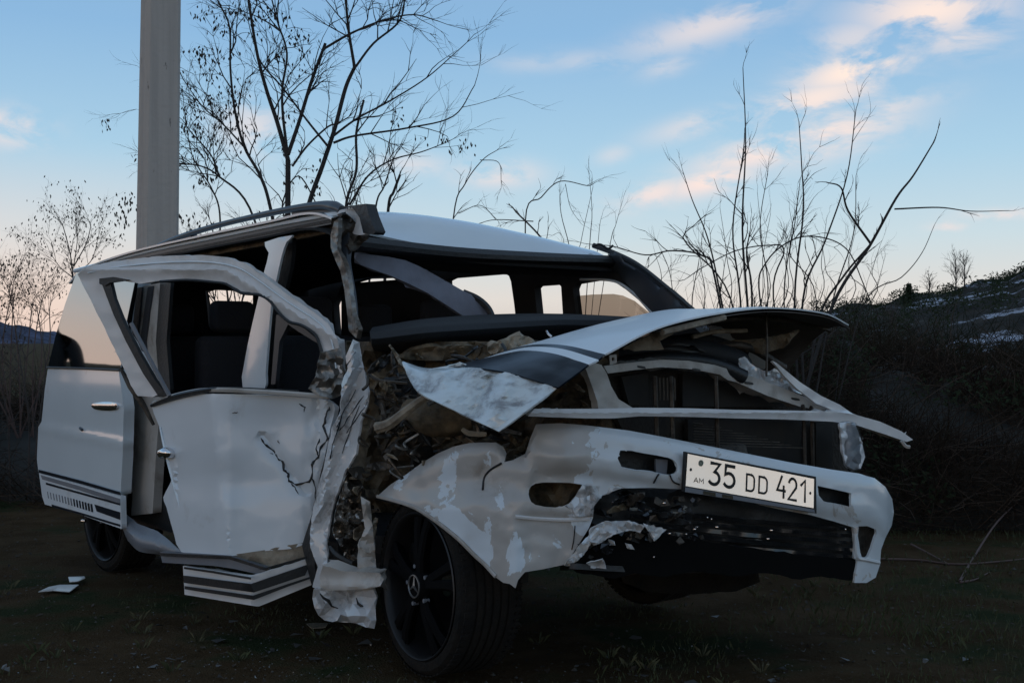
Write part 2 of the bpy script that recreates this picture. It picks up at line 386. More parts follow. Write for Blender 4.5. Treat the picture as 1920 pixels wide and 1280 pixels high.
gx = gridaxis(-5, 6, .09, 3000); gy = gridaxis(2.5, 12, .09, 3000)
V = [(x, y, gz(x, y)) for y in gy for x in gx]; w = len(gx)
tag(mesh('ground', V, [(j * w + i, j * w + i + 1, (j + 1) * w + i + 1, (j + 1) * w + i) for j in range(len(gy) - 1) for i in range(w - 1)], gm, None), kind='structure')

def terrain(name, ridgepx, Z0, Z1, m, base=-.5, n=90, rows=26, rough=1.0, seed=1, px0=None, px1=None, kind='structure', pw=1.0):
    px0 = px0 if px0 is not None else ridgepx[0][0]; px1 = px1 if px1 is not None else ridgepx[-1][0]
    V = []; 
    for j in range(rows + 1):
        s = j / rows
        for i in range(n + 1):
            px = px0 + (px1 - px0) * i / n; Zr = Z0 + (Z1 - Z0) * s
            top = H - (interp(ridgepx, px) - CY) / F * Z1
            z = base + (top - base) * s ** pw
            z += rough * (s > 0) * noise.fractal(Vector((px / 60 * 1.0 + seed, s * 5, seed)), 1, 2, 5) * (.3 + .7 * s)
            V.append(Vector(((px - CX) / F * Zr, Zr, z)))
    for i in range(n + 1):   # back of the ridge
        p = V[rows * (n + 1) + i]; V.append(Vector((p.x * 1.3, p.y * 1.3, base)))
    w = n + 1
    o = mesh(name, V, [(j * w + i, j * w + i + 1, (j + 1) * w + i + 1, (j + 1) * w + i) for j in range(rows + 1) for i in range(n)], m, None)
    return tag(o, kind=kind)
def snowmat(name, dark, dark2, snow, sc, lo, hi, stretch=(1, 1, 3)):
    m = bpy.data.materials.new(name); m.use_nodes = True; t = m.node_tree; b = t.nodes['Principled BSDF']
    c = t.nodes.new('ShaderNodeTexCoord').outputs['Object']; mp_ = t.nodes.new('ShaderNodeMapping'); mp_.inputs['Scale'].default_value = stretch; t.links.new(c, mp_.inputs[0])
    col = mix(t, ramp(t, tn(t, mp_.outputs[0], sc * 3), [(.4, 0.0), (.6, 1.0)]), dark, dark2)
    sm = ramp(t, tn(t, mp_.outputs[0], sc, 12, .75), [(lo, 0.0), (hi, 1.0)])
    t.links.new(mix(t, sm, col, snow), b.inputs['Base Color']); b.inputs['Roughness'].default_value = .95; b.inputs['Specular IOR Level'].default_value = .1
    return m
ridge_r = [(900, 640), (1150, 612), (1400, 590), (1560, 580), (1650, 566), (1700, 556), (1800, 540), (1860, 525), (1920, 503), (2200, 420), (2800, 330)]
terrain('hillside', ridge_r, 60, 170, snowmat('hillside_scrub_and_snow', (.012, .011, .008), (.030, .023, .016), (.38, .40, .47), .085, .56, .60), base=-2, n=240, rows=60, rough=.7, seed=3, px0=900, px1=2800)
terrain('mountain', [(-900, 560), (-300, 575), (-60, 592), (0, 603), (45, 611), (100, 627), (250, 640), (420, 645)], 500, 900, snowmat('mountain_rock_and_snow', (.035, .04, .065), (.06, .065, .10), (.17, .19, .30), .012, .45, .62), base=-30, n=120, rows=40, rough=6, seed=8, px0=-900, px1=420)

# ---- scrub banks: the thicket behind the van, built of twigs over a low earth bank
bankm = mat('bank_earth', (.014, .011, .008), .95, bump=.8, bscale=4, col2=(.012, .012, .009), vscale=2)
def bank(name, tab, Z0, Z1, px0, px1, seed):
    return terrain(name, tab, Z0, Z1, bankm, base=-.25, n=120, rows=14, rough=.22, seed=seed, px0=px0, px1=px1, pw=.5)
bk_r = [(1000, 660), (1250, 655), (1450, 650), (1600, 660), (1750, 675), (1920, 690), (2600, 700)]
bk_l = [(-700, 690), (-100, 730), (0, 745), (80, 750), (200, 720), (600, 730), (1000, 690)]
bank('earth_bank', bk_r, 9.0, 12.5, 1000, 2600, 11)
bk_m = [(1250, 670), (1450, 655), (1560, 640), (1650, 655), (1750, 668), (1850, 668), (1920, 660), (2200, 640), (2600, 620)]
terrain('earth_bank.002', bk_m, 14, 30, bankm, base=-.4, n=160, rows=20, rough=.5, seed=17, px0=1250, px1=2600, pw=.8)
bank('earth_bank.001', bk_l, 10.5, 14, -700, 1010, 15)
def tris(name, V, Fc, m, label=None, cat=None, kind=None, parent=None):
    return tag(mesh(name, V, Fc, m, parent, False), label, cat, None, kind)
def brush(name, n, tab, Z0, Z1, px0, px1, m, label, rng, ln=(.3, .9), up=.7, rad=.004, cover=True):
    V = []; Fc = []
    for k in range(n):
        px = rng.uniform(px0, px1); s = rng.random(); Z = Z0 + (Z1 - Z0) * s
        top = H - (interp(tab, px) - CY) / F * Z1
        z = -.25 + (top + .25) * s ** .5
        p = Vector(((px - CX) / F * Z, Z - .05, z)); l = rng.uniform(*ln)
        if cover and noise.noise(p * .75 + Vector((rad * 900, 0, 0))) < -.22 + .12 * rng.random(): continue
        l *= .65 + .9 * max(0, noise.noise(p * .55 + Vector((7, 3, 1))) + .3)
        d = Vector((rng.uniform(-1, 1), rng.uniform(-1, .3), rng.uniform(.1, 1) * up * 1.6)).normalized()
        P = [p]
        for j in range(3):
            d = (d + Vector((rng.uniform(-.5, .5), rng.uniform(-.4, .4), rng.uniform(-.55, .25)))).normalized(); P.append(P[-1] + d * l / 3)
        tube_geo(P, [rad, rad * .8, rad * .6, rad * .3], 3, V, Fc, False)
    return tris(name, V, Fc, m, label, 'scrub', 'stuff')
rg = random.Random(5)
M['brA'] = mat('dead_brush_brown', (.034, .024, .017), .95, spec=.1); M['brB'] = mat('dead_brush_grey', (.085, .060, .046), .95, spec=.1); M['brB2'] = mat('slope_scrub', (.032, .024, .016), .95, spec=.1, col2=(.014, .018, .009), vscale=.25); M['brG'] = mat('evergreen_scrub', (.022, .030, .014), .9, spec=.1)
brush('thicket', 13000, bk_r, 8.9, 12.5, 1180, 2400, M['brA'], 'dark brown leafless thicket covering the bank right of the van', rg)
brush('thicket.005', 8000, bk_m, 14, 30, 1400, 2400, M['brB2'], 'brown scrub covering the middle slope under the snowy ridge', rg, (.5, 1.6), rad=.010)
brush('thicket.001', 1100, bk_r, 8.9, 12.4, 1250, 2400, M['brB'], 'greyer dead stems tangled through the thicket right of the van', rg, (.4, 1.1))
brush('thicket.002', 5000, bk_l, 10.4, 14, -500, 260, M['brA'], 'dark leafless thicket left of the van under the mountain', rg, (.3, .9))
brush('thicket.003', 900, bk_l, 10.4, 14, -500, 200, M['brB'], 'greyer dead stems tangled through the thicket left of the van', rg, (.4, 1.0))
brush('thicket.004', 2500, bk_l, 10.4, 14, 200, 1100, M['brA'], 'dark thicket on the low bank behind the van', rg, (.3, .7))
# leaf litter and evergreen leaves on the right bank
V = []; Fc = []
for k in range(9000):
    px = rg.uniform(1250, 2300); s = rg.random(); Z = 8.9 + 3.6 * s; top = H - (interp(bk_r, px) - CY) / F * 12.5
    p = Vector(((px - CX) / F * Z, Z - .1, -.25 + (top + .25) * s ** .5 + rg.uniform(0, .3)))
    if noise.noise(p * .9) < .0: continue
    a = Vector((rg.uniform(-1, 1), rg.uniform(-1, 1), rg.uniform(-1, 1))).normalized() * .03; b_ = a.orthogonal().normalized() * .014
    i = len(V); V += [p - a, p + b_, p + a, p - b_]; Fc.append((i, i + 1, i + 2, i + 3))
tris('evergreen_leaves', V, Fc, M['brG'], 'dark green leaves scattered in the thicket right of the van', 'leaves', 'stuff')

# ================================================================== bare trees and shrubs
def twigs(V, Fc, p, d, l, r_, depth, rng, spread=.6, leaves=None, gravity=0.0, nchild=(2, 4)):
    P = [p]; q = p; steps = 4
    for i in range(steps):
        d = (d + Vector((rng.gauss(0, .16), rng.gauss(0, .16), rng.gauss(0, .13) - gravity))).normalized(); q = q + d * l / steps; P.append(q)
    tube_geo(P, [r_ * (1 - .18 * i) for i in range(steps + 1)], 4 if r_ > .006 else 3, V, Fc, False)
    if leaves is not None and depth <= 1: leaves.append((P[-1], d))
    if depth > 0:
        for k in range(rng.randint(*nchild)):
            i = rng.randint(1, steps); s = rng.uniform(.55, 1) * spread
            o = d.orthogonal().normalized(); o.rotate(Matrix.Rotation(rng.uniform(0, 6.28), 3, d))
            twigs(V, Fc, P[i], (d + o * s).normalized(), l * rng.uniform(.45, .75), r_ * .6, depth - 1, rng, spread, leaves, gravity, nchild)
def limb(V, Fc, pts, w0, w1, Z, rng, ntw=6, tl=.8, depth=2, leaves=None, zj=.0, sides=6, spread=.7, gravity=0, tips=True, tr=.28):
    """main limb given by where it passes, with distance Z; w0,w1 widths in metres"""
    dz = rng.uniform(-zj, zj); m = len(pts)
    P = catmull([at(x, y, Z + dz * i / (m - 1)) for i, (x, y) in enumerate(pts)], 6); n = len(P)
    tube_geo(P, [(.62 if w0 > .02 else .8) * (w0 + (w1 - w0) * i / (n - 1)) for i in range(n)], sides, V, Fc, True)
    for k in range(ntw):
        i = rng.randint(max(1, n // 5), n - 2); d = (P[i + 1] - P[i - 1]).normalized()
        o = d.orthogonal().normalized(); o.rotate(Matrix.Rotation(rng.uniform(0, 6.28), 3, d))
        wr = w0 + (w1 - w0) * i / (n - 1)
        twigs(V, Fc, P[i], (d * .7 + o * spread + Vector((0, 0, .25))).normalized(), tl * rng.uniform(.6, 1.2), min(wr * .6, .010) * 1.0, depth, rng, spread, leaves, gravity)
    if tips: twigs(V, Fc, P[-1], (P[-1] - P[-3]).normalized(), tl * .8, w1 * .8, depth, rng, spread * .8, leaves, gravity)
    return P
def pods(spots, n, rng, size=.05, spreadr=.12):
    V = []; Fc = []
    for (p, d) in spots:
        for k in range(rng.randint(*n)):
            q = p + Vector((rng.gauss(0, spreadr), rng.gauss(0, spreadr), rng.gauss(-.03, spreadr * .8)))
            a = Vector((rng.uniform(-.5, .5), rng.uniform(-.5, .5), -1)).normalized() * size * rng.uniform(.6, 1.3); b_ = a.cross(Vector((rng.gauss(0, 1), rng.gauss(0, 1), .2))).normalized() * size * .22
            i = len(V); V += [q, q + a * .5 + b_, q + a, q + a * .5 - b_]; Fc.append((i, i + 1, i + 2, i + 3))
    return V, Fc
rt = random.Random(21)
Zt = 13.0
tree = empty('bare_tree', at(560, 860, Zt), 'tall leafless locust tree rising behind the van roof beside the concrete pole', 'tree')
V = []; Fc = []
limb(V, Fc, [(562, 870), (556, 700), (545, 560), (540, 440), (540, 300)], .085, .05, Zt, rt, 0, tips=False)
mesh('trunk', V, Fc, M['bark'], tree)
V = []; Fc = []; lv = []
limb(V, Fc, [(540, 300), (520, 230), (500, 170), (482, 100), (466, 0), (455, -90)], .045, .02, Zt, rt, 8, .75, 3, lv, .4)
limb(V, Fc, [(540, 290), (562, 225), (585, 150), (610, 82)], .042, .03, Zt, rt, 4, .6, 2, lv, .3, tips=False)
limb(V, Fc, [(607, 92), (660, 62), (720, 38), (775, 28), (822, 40)], .018, .006, Zt, rt, 9, .55, 2, lv, .3)
limb(V, Fc, [(539, 290), (530, 210), (530, 160), (538, 100), (520, 40), (505, -20)], .03, .012, Zt, rt, 7, .6, 3, lv, .4)
limb(V, Fc, [(548, 560), (575, 400), (605, 310), (628, 240), (648, 165), (666, 124)], .05, .036, Zt, rt, 2, .5, 2, lv, .2, tips=False)
limb(V, Fc, [(665, 128), (654, 60), (648, 0), (640, -60)], .03, .018, Zt, rt, 6, .7, 3, lv, .3)
limb(V, Fc, [(665, 128), (700, 82), (750, 38), (760, -20), (770, -70)], .024, .012, Zt, rt, 7, .7, 3, lv, .3)
limb(V, Fc, [(625, 255), (670, 222), (730, 190), (800, 146), (862, 92)], .022, .007, Zt, rt, 5, .55, 2, lv, .3)
limb(V, Fc, [(625, 268), (665, 255), (765, 240), (850, 218), (890, 160)], .018, .006, Zt, rt, 5, .6, 2, lv, .3)
limb(V, Fc, [(540, 560), (507, 390), (488, 330), (458, 275), (440, 205), (432, 130), (430, 50), (408, 0), (390, -60)], .036, .012, Zt, rt, 12, .65, 3, lv, .3)
limb(V, Fc, [(457, 275), (420, 235), (380, 200), (344, 150)], .015, .006, Zt, rt, 9, .5, 3, lv, .3)
limb(V, Fc, [(520, 560), (468, 390), (412, 332), (378, 312), (335, 306)], .026, .009, Zt, rt, 9, .5, 3, lv, .3)
limb(V, Fc, [(412, 332), (395, 290), (360, 250), (342, 225)], .014, .006, Zt, rt, 6, .45, 3, lv, .3)
limb(V, Fc, [(655, 560), (648, 395), (668, 320), (668, 250), (682, 188)], .03, .022, Zt, rt, 7, .55, 2, lv, .2, tips=False)
limb(V, Fc, [(655, 385), (690, 330), (735, 300), (790, 285), (835, 268)], .018, .006, Zt, rt, 5, .5, 2, lv, .3)
limb(V, Fc, [(720, 560), (728, 392), (738, 360), (750, 328)], .03, .025, Zt, rt, 3, .4, 2, lv, .2, tips=False)
limb(V, Fc, [(690, 560), (704, 392), (720, 350), (735, 305)], .016, .009, Zt, rt, 5, .5, 2, lv, .2)
limb(V, Fc, [(616, 276), (575, 225), (530, 165), (490, 118), (470, 60)], .018, .008, Zt, rt, 7, .55, 2, lv, .3)
limb(V, Fc, [(548, 312), (575, 275), (612, 240), (630, 232)], .018, .012, Zt, rt, 2, .4, 2, lv, .2)
limb(V, Fc, [(540, 430), (530, 380), (560, 330), (600, 395)], .014, .008, Zt, rt, 4, .4, 2, lv, .2)
limb(V, Fc, [(410, 500), (412, 400), (395, 350), (360, 290), (345, 200)], .016, .006, Zt, rt, 8, .5, 3, lv, .3)
mesh('branches', V, Fc, M['bark'], tree)
cl_ = [(395, 195), (365, 205), (430, 210), (350, 215), (470, 245), (420, 190), (385, 300), (370, 325), (375, 20), (420, 20), (470, 0), (500, 30), (560, 55), (580, 70), (520, 100), (380, 95), (370, 90), (755, 215), (745, 220), (790, 255), (845, 270), (870, 262), (880, 270), (830, 245), (590, 310), (580, 330), (450, 155), (410, 165), (400, 240), (440, 275), (245, 380), (228, 400), (245, 365), (480, 400), (600, 350), (355, 410), (360, 420), (545, 330), (470, 60)]
cl_ += [(355, 190), (372, 222), (410, 205), (436, 190), (345, 235), (398, 178), (450, 230), (362, 190), (415, 225), (430, 255), (380, 240), (405, 300), (396, 325), (500, 15), (530, 25), (555, 45), (470, 20), (440, 10), (540, 75), (570, 90), (240, 395), (236, 372), (230, 412), (350, 400), (372, 412), (390, 405)]
sp = [(at(x, y, Zt), Vector((0, 0, -1))) for x, y in cl_] + [l for l in lv if rt.random() < .02 and pxof(l[0])[0] < 560]
Vp, Fp = pods(sp, (5, 12), rt, .055, .055)
mesh('dry_pods', Vp, Fp, M['pod'], tree, False)

rs = random.Random(33)
def shrub(name, label, cat, base_px, Z, stems, wid=.010, group=None, ntw=5, tl=.35, depth=1, leafn=0, mt='bark', spread=.5, podn=(1, 3), zj=.4, lsize=.035):
    g = empty(name, at(*base_px, Z), label, cat, group); V = []; Fc = []; lv = []
    for s in stems: limb(V, Fc, s[0], s[1] if len(s) > 1 else wid, s[2] if len(s) > 2 else wid * .3, Z, rs, s[3] if len(s) > 3 else ntw, tl, depth, lv, zj, 5, spread)
    mesh('stems', V, Fc, M[mt], g)
    if leafn:
        Vp, Fp = pods([l for l in lv if rs.random() < leafn], podn, rs, lsize, .05)
        if Vp: mesh('dry_leaves', Vp, Fp, M['pod'], g, False)
    return g
# thorny shrubs right of the van
shrub('thorn_shrub', 'tall thorny shoots fanning up behind the raised bonnet', 'shrub', (1405, 800), 9.5, [
    ([(1405, 800), (1403, 600), (1392, 430), (1398, 270), (1393, 128)], .016, .004), ([(1400, 800), (1388, 560), (1374, 430), (1393, 290), (1396, 250)], .012, .004),
    ([(1395, 800), (1352, 560), (1328, 450), (1298, 375), (1280, 320)], .012, .003), ([(1410, 800), (1440, 560), (1425, 430), (1440, 320)], .008, .003),
    ([(1400, 800), (1370, 560), (1290, 460), (1283, 440), (1298, 425)], .010, .005), ([(1390, 800), (1340, 520), (1318, 480), (1260, 470), (1210, 478), (1150, 462), (1105, 458)], .012, .004, 10),
    ([(1405, 800), (1410, 560), (1400, 480), (1405, 440)], .014, .006, 8)], ntw=7, tl=.22)
shrub('thorn_shrub.001', 'upright thin shoots beside the thick forked stem', 'shrub', (1500, 800), 9.2, [
    ([(1500, 800), (1490, 560), (1506, 400), (1503, 310), (1498, 228)], .013, .004), ([(1490, 800), (1470, 560), (1490, 420), (1500, 340)], .009, .003),
    ([(1510, 800), (1505, 565), (1548, 450), (1588, 330), (1605, 205)], .013, .004), ([(1520, 800), (1560, 570), (1600, 440), (1605, 330)], .010, .003),
    ([(1480, 800), (1425, 560), (1438, 490), (1490, 448), (1545, 446), (1590, 470), (1618, 530), (1640, 585)], .009, .005, 8),
    ([(1500, 800), (1450, 560), (1470, 470), (1440, 460), (1380, 470), (1320, 500), (1290, 520)], .009, .004, 8), ([(1505, 800), (1530, 560), (1480, 470), (1520, 380)], .007, .003)], ntw=7, tl=.22)
shrub('forked_shrub', 'dark forked stem leaning right with one long level twig', 'shrub', (1500, 800), 8.6, [
    ([(1490, 800), (1560, 575), (1630, 462), (1680, 372), (1712, 330), (1750, 268)], .024, .008, 1), ([(1677, 392), (1760, 389), (1820, 396), (1892, 395)], .008, .003, 1),
    ([(1632, 456), (1590, 395), (1577, 352), (1550, 342)], .012, .005, 2), ([(1505, 800), (1535, 600), (1580, 520), (1632, 458)], .012, .009, 2)], tl=.14)
shrub('thorn_shrub.002', 'single whip bending up to the right over the hillside', 'shrub', (1600, 800), 9.8, [
    ([(1560, 800), (1620, 570), (1690, 520), (1728, 475), (1752, 422)], .008, .003, 3), ([(1560, 800), (1590, 590), (1640, 540), (1660, 480)], .005, .002, 3)], tl=.15)
shrub('thorn_shrub.003', 'low tangle of fine shoots behind the far windscreen pillar', 'shrub', (1300, 800), 10, [
    ([(1300 + random.uniform(-20, 20), 800), (x + random.uniform(-10, 10), 580), (x + d * .5, 540 - h_ * .4), (x + d, 540 - h_)], .007, .002) for x, d, h_ in
    [(1250, -20, 60), (1275, -40, 80), (1300, 20, 120), (1320, -10, 90), (1345, 30, 130), (1375, -25, 150), (1415, 30, 140), (1440, -20, 180), (1455, 40, 160), (1475, 10, 120), (1510, -30, 150), (1530, 20, 130), (1555, -15, 90), (1575, 30, 110), (1600, -10, 60), (1620, 30, 80)]], ntw=4, tl=.22, depth=1)
shrub('arching_shrub', 'pale arching twigs above the middle of the van roof', 'shrub', (900, 800), 11, [
    ([(830, 700), (850, 410), (872, 345), (905, 300), (935, 280)], .010, .004), ([(900, 300), (935, 305), (940, 345)], .005, .003, 3), ([(860, 400), (900, 385), (930, 410)], .005, .003, 3),
    ([(1000, 700), (985, 415), (1015, 370), (1050, 340), (1100, 348), (1112, 345)], .009, .004), ([(1000, 415), (930, 412), (895, 420)], .007, .003, 4), ([(1040, 480), (1008, 438), (968, 398)], .012, .010, 3), ([(1060, 345), (1070, 390), (1090, 420)], .004, .002, 3)], ntw=4, tl=.2, depth=1, mt='twig')
shrub('arching_shrub.001', 'thin upright shoots over the far end of the windscreen', 'shrub', (1080, 800), 12, [
    ([(1075, 800), (1075, 520), (1052, 400), (1050, 350)], .008, .003), ([(1080, 800), (1085, 500), (1090, 450), (1112, 350)], .007, .003), ([(1085, 800), (1105, 470), (1110, 400), (1105, 330)], .007, .003),
    ([(1090, 800), (1140, 480), (1155, 420), (1168, 375)], .006, .002), ([(1090, 800), (1120, 470), (1125, 420), (1130, 400)], .005, .002), ([(1070, 800), (1060, 470), (1030, 440)], .005, .002)], ntw=3, tl=.2, depth=1, mt='twig')
# left side
shrub('leafy_shrub', 'small half bare sapling with dry leaves left of the pole', 'sapling', (140, 760), 13, [
    ([(142, 800), (138, 560), (134, 490), (120, 430), (112, 412)], .014, .004), ([(138, 500), (160, 460), (170, 425), (168, 415)], .009, .003), ([(136, 520), (112, 500), (92, 470)], .008, .003), ([(136, 510), (170, 490), (188, 430)], .007, .003), ([(138, 500), (145, 450), (142, 425)], .007, .003)], ntw=7, tl=.3, depth=2, leafn=.5, podn=(1, 3), mt='twig')
shrub('leafy_shrub.001', 'sprawling reddish shrub with sparse dry leaves at the left edge', 'shrub', (40, 850), 12, [
    ([(40 + rs.uniform(-25, 25), 860), (x, 680), (x + d * .5, 600 - h_ * .5), (x + d, 600 - h_)], .011, .003) for x, d, h_ in
    [(-60, -30, 80), (-30, 30, 70), (-10, -20, 100), (5, 35, 110), (20, 10, 60), (35, -30, 80), (50, 20, 50), (62, 30, 60), (78, -15, 30), (88, 10, 40)]], ntw=5, tl=.34, depth=3, leafn=.28, podn=(1, 2), mt='palecane', spread=.8)
shrub('leafy_shrub.002', 'bare saplings rising from the thicket left of the sliding door', 'shrub', (60, 950), 10.5, [
    ([(50, 950), (55, 800), (40, 690), (30, 620)], .012, .004), ([(62, 950), (70, 820), (85, 700), (80, 640)], .010, .004), ([(20, 950), (15, 800), (0, 700)], .010, .004)], ntw=8, tl=.4, depth=2, mt='twig')
# seen through the van's windows
shrub('window_tree', 'bare tree seen through the van\'s rear window opening', 'tree', (440, 900), 15, [
    ([(440, 880), (430, 640), (425, 540), (400, 440)], .04, .01), ([(432, 640), (455, 560), (470, 480), (500, 430)], .025, .008), ([(430, 620), (405, 570), (395, 520)], .02, .006)], ntw=10, tl=.5, depth=3, zj=.2)
# far trees on the hill ridge
def fartree(i, px, py, h_, Z, label, con=False):
    g = empty('ridge_tree' if not con else 'conifer', at(px, py, Z), label, 'tree', None)
    V = []; Fc = []; s = Z / F
    P = [at(px, py, Z), at(px + 1, py - h_ * .5, Z), at(px - 1, py - h_, Z)]
    tube_geo(P, [s * 1.6, s * 1.0, s * .4], 4, V, Fc)
    mesh('trunk', V, Fc, M['bark'], g)
    V = []; Fc = []
    if con:
        for k in range(900):
            a = rs.random(); y = py - h_ * a + 4; r_ = (1 - a) ** .8 * h_ * .55 + 2
            p = at(px + rs.gauss(0, .45) * r_, y, Z) + Vector((0, rs.gauss(0, .5) * r_ * s, 0)); d = Vector((rs.uniform(-1, 1), rs.uniform(-1, 1), rs.uniform(-.6, .4))).normalized() * s * 3.4; e = d.orthogonal().normalized() * s * 1.8
            j = len(V); V += [p, p + d + e, p + d - e]; Fc.append((j, j + 1, j + 2))
        mesh('crown', V, Fc, M['brG'], g, False)
    else:
        for k in range(16):
            a = rs.uniform(.15, .95); p = at(px, py - h_ * a, Z)
            twigs(V, Fc, p, Vector((rs.uniform(-.6, .6), rs.uniform(-.5, .5), 1)).normalized(), h_ * s * .45 * (1.1 - a * .6), s * .55, 2, rs, .6)
        mesh('crown', V, Fc, M['twig'], g, False)
fartree(0, 1792, 545, 66, 150, 'taller bare tree standing on the snowy hill ridge')
fartree(1, 1808, 545, 60, 152, 'bare tree touching its taller neighbour on the ridge')
fartree(2, 1742, 555, 42, 155, 'short bare tree on the ridge right of the dark conifer')
fartree(3, 1704, 570, 42, 140, 'dark pointed conifer at the left end of the ridge', True)
fartree(4, 1672, 640, 70, 40, 'pale thin sapling on the slope below the conifer')
V = []; Fc = []
for k in range(9000):
    px = rs.uniform(1560, 2300); y = interp(ridge_r, px) + 11; Z = 166
    hh = (14 + 10 * max(0, noise.noise(Vector((px / 26, 0, 4))) + .25)) * (1 if px > 1720 else .45)
    p = at(px, y - rs.random() ** 1.3 * hh + 2, Z - rs.uniform(0, 3)); s = Z / F
    d = Vector((rs.uniform(-1, 1), rs.uniform(-1, 1), rs.uniform(-1, 1))).normalized() * s * 3; e = d.orthogonal().normalized() * s * 2
    j = len(V); V += [p - d, p + e, p + d]; Fc.append((j, j + 1, j + 2))
for k in range(16000):   # bushes standing about on the slope itself
    s_ = rs.uniform(.35, .97); px = rs.uniform(1500, 2400)
    if noise.noise(Vector((px / 45, s_ * 9, 2))) < .02: continue
    Z = 60 + 110 * s_; top = H - (interp(ridge_r, px) - CY) / F * 170; z = -2 + (top + 2) * s_ + rs.uniform(0, 1.6); s = Z / F
    p = Vector(((px - CX) / F * Z, Z, z)); d = Vector((rs.uniform(-1, 1), rs.uniform(-1, 1), rs.uniform(-1, 1))).normalized() * s * 4; e = d.orthogonal().normalized() * s * 3
    j = len(V); V += [p - d, p + e, p + d]; Fc.append((j, j + 1, j + 2))
tris('hedge_line', V, Fc, M['brG'], 'dark bushes growing along and below the top of the snowy ridge', 'bushes', 'stuff')

# ================================================================== concrete pole
pl = empty('utility_pole', at(296, 800, 10.2), 'tall square grey concrete pole behind the van', 'pole')
Zp = 10.2; w0 = .39; w1 = .355
bm = bmesh.new(); xb = (298 - CX) / F * Zp; rows = []
for z, wd, px in ((-.3, .41, 292), (1.28 + .8, .375, 295), (6.5, .33, 309)):
    cx = (px - CX) / F * Zp; a = R(37); ring = []
    h2 = wd / 2 * .87; ch = .035
    for (sx, sy) in ((-1, -1), (1, -1), (1, 1), (-1, 1)):
        for q in ((0, ch), (ch, 0)) if sx * sy > 0 else ((ch, 0), (0, ch)):
            x = sx * (h2 - q[0]); y = sy * (h2 * .62 - q[1]); ring.append(bm.verts.new((cx + x * math.cos(a) - y * math.sin(a), Zp + x * math.sin(a) + y * math.cos(a), z)))
    rows.append(ring)
for a_, b_ in zip(rows, rows[1:]):
    for k in range(8): bm.faces.new((a_[k], a_[(k + 1) % 8], b_[(k + 1) % 8], b_[k]))
bm.faces.new(rows[-1]); bm.verts.ensure_lookup_table(); bm.verts.index_update()
V = [v.co.copy() for v in bm.verts]; Fc = [[v.index for v in f.verts] for f in bm.faces]; bm.free()
mesh('shaft', V, Fc, M['concrete'], pl, True, 20)
t = M['concrete'].node_tree; bb = t.nodes['Principled BSDF']; c = t.nodes['Texture Coordinate'].outputs['Object']
mp2 = t.nodes.new('ShaderNodeMapping'); mp2.inputs['Scale'].default_value = (9, 9, .35); t.links.new(c, mp2.inputs[0])
st1 = ramp(t, tn(t, mp2.outputs[0], 1.6, 6, .6), [(.40, 0.0), (.70, 1.0)])
mp3 = t.nodes.new('ShaderNodeMapping'); mp3.inputs['Scale'].default_value = (14, 14, 5); t.links.new(c, mp3.inputs[0])
st2 = ramp(t, tn(t, mp3.outputs[0], 1.4, 4, .5), [(.69, 0.0), (.73, 1.0)])
cc = mix(t, mth(t, 'MULTIPLY', st1, .28), (.47, .41, .36), (.21, .19, .175)); cc = mix(t, mth(t, 'MULTIPLY', st2, .7), cc, (.10, .085, .075)); t.links.new(cc, bb.inputs['Base Color'])

# ================================================================== the wrecked van
van = empty('wrecked_minivan', veh(-1.4, .9, 0), 'white minivan wrecked at its near front corner, bonnet buckled upward and doors hanging open', 'van')
S0 = side(0.0); S1 = side(.10); FAR = side(1.72)
def crum(a, s=40, seed=0, rid=.5): return lambda x, y: a * (fbm(x, y, s, seed) * (1 - rid) - rid * ridge(x, y, s * 1.3, seed) * .5)
# ---- roof (in the van's own frame)
def rp(u, v, z): return veh(u, v, z)
us = [-3.95, -3.7, -3.0, -2.0, -1.3, -.95, -.75, -.60]
rz = {.06: [1.66, 1.735, 1.80, 1.835, 1.852, 1.862, 1.83, 1.765], .5: [1.70, 1.79, 1.83, 1.86, 1.885, 1.895, 1.84, 1.715], .9: [1.70, 1.79, 1.83, 1.86, 1.875, 1.884, 1.83, 1.70], 1.3: [1.69, 1.78, 1.82, 1.84, 1.845, 1.843, 1.80, 1.70], 1.66: [1.62, 1.70, 1.76, 1.78, 1.79, 1.79, 1.76, 1.70]}
def dent(x, y): return .05 * math.exp(-((x - 745) / 40) ** 2 - ((y - 432) / 16) ** 2) + .03 * math.exp(-((x - 800) / 22) ** 2 - ((y - 425) / 16) ** 2)
loft('roof', [[rp(u, v, z) for u, z in zip(us, rz[v])] for v in rz], M['paint_clean'], van, 8, 8, raw=True, th=.01, disp=dent)
loft('headliner', [[rp(u, v, z - (.05 if v not in (.06,) else .07)) for u, z in zip(us, rz[v])] for v in rz], M['lining'], van, 4, 4, raw=True, th=.01)
# drip rail and dark seal under the near roof edge
nr = [(140, 508), (200, 492), (285, 470), (400, 446), (520, 421), (640, 399)]
tube('drip_rail', [(x, y, S1(x) - .02) for x, y in nr], .013, M['paint_clean'], van, 6)
tube('door_seal', [(x, y + 9, S1(x) - .01) for x, y in [(150, 510), (210, 492), (285, 473), (400, 449), (520, 425), (634, 403)]], .010, M['black'], van, 6)
sheet('roof_side_panel', [(142, 506), (285, 468), (520, 419), (640, 396), (632, 418), (540, 436), (400, 462), (310, 478), (215, 500), (150, 516)], side(.09), M['trimd'], van, th=.03, res=20)
sheet('roof_side_lining', [(310, 478), (400, 462), (540, 438), (628, 420), (622, 436), (540, 452), (400, 478), (320, 494)], side(.13), M['rust'], van, th=.03, res=20)
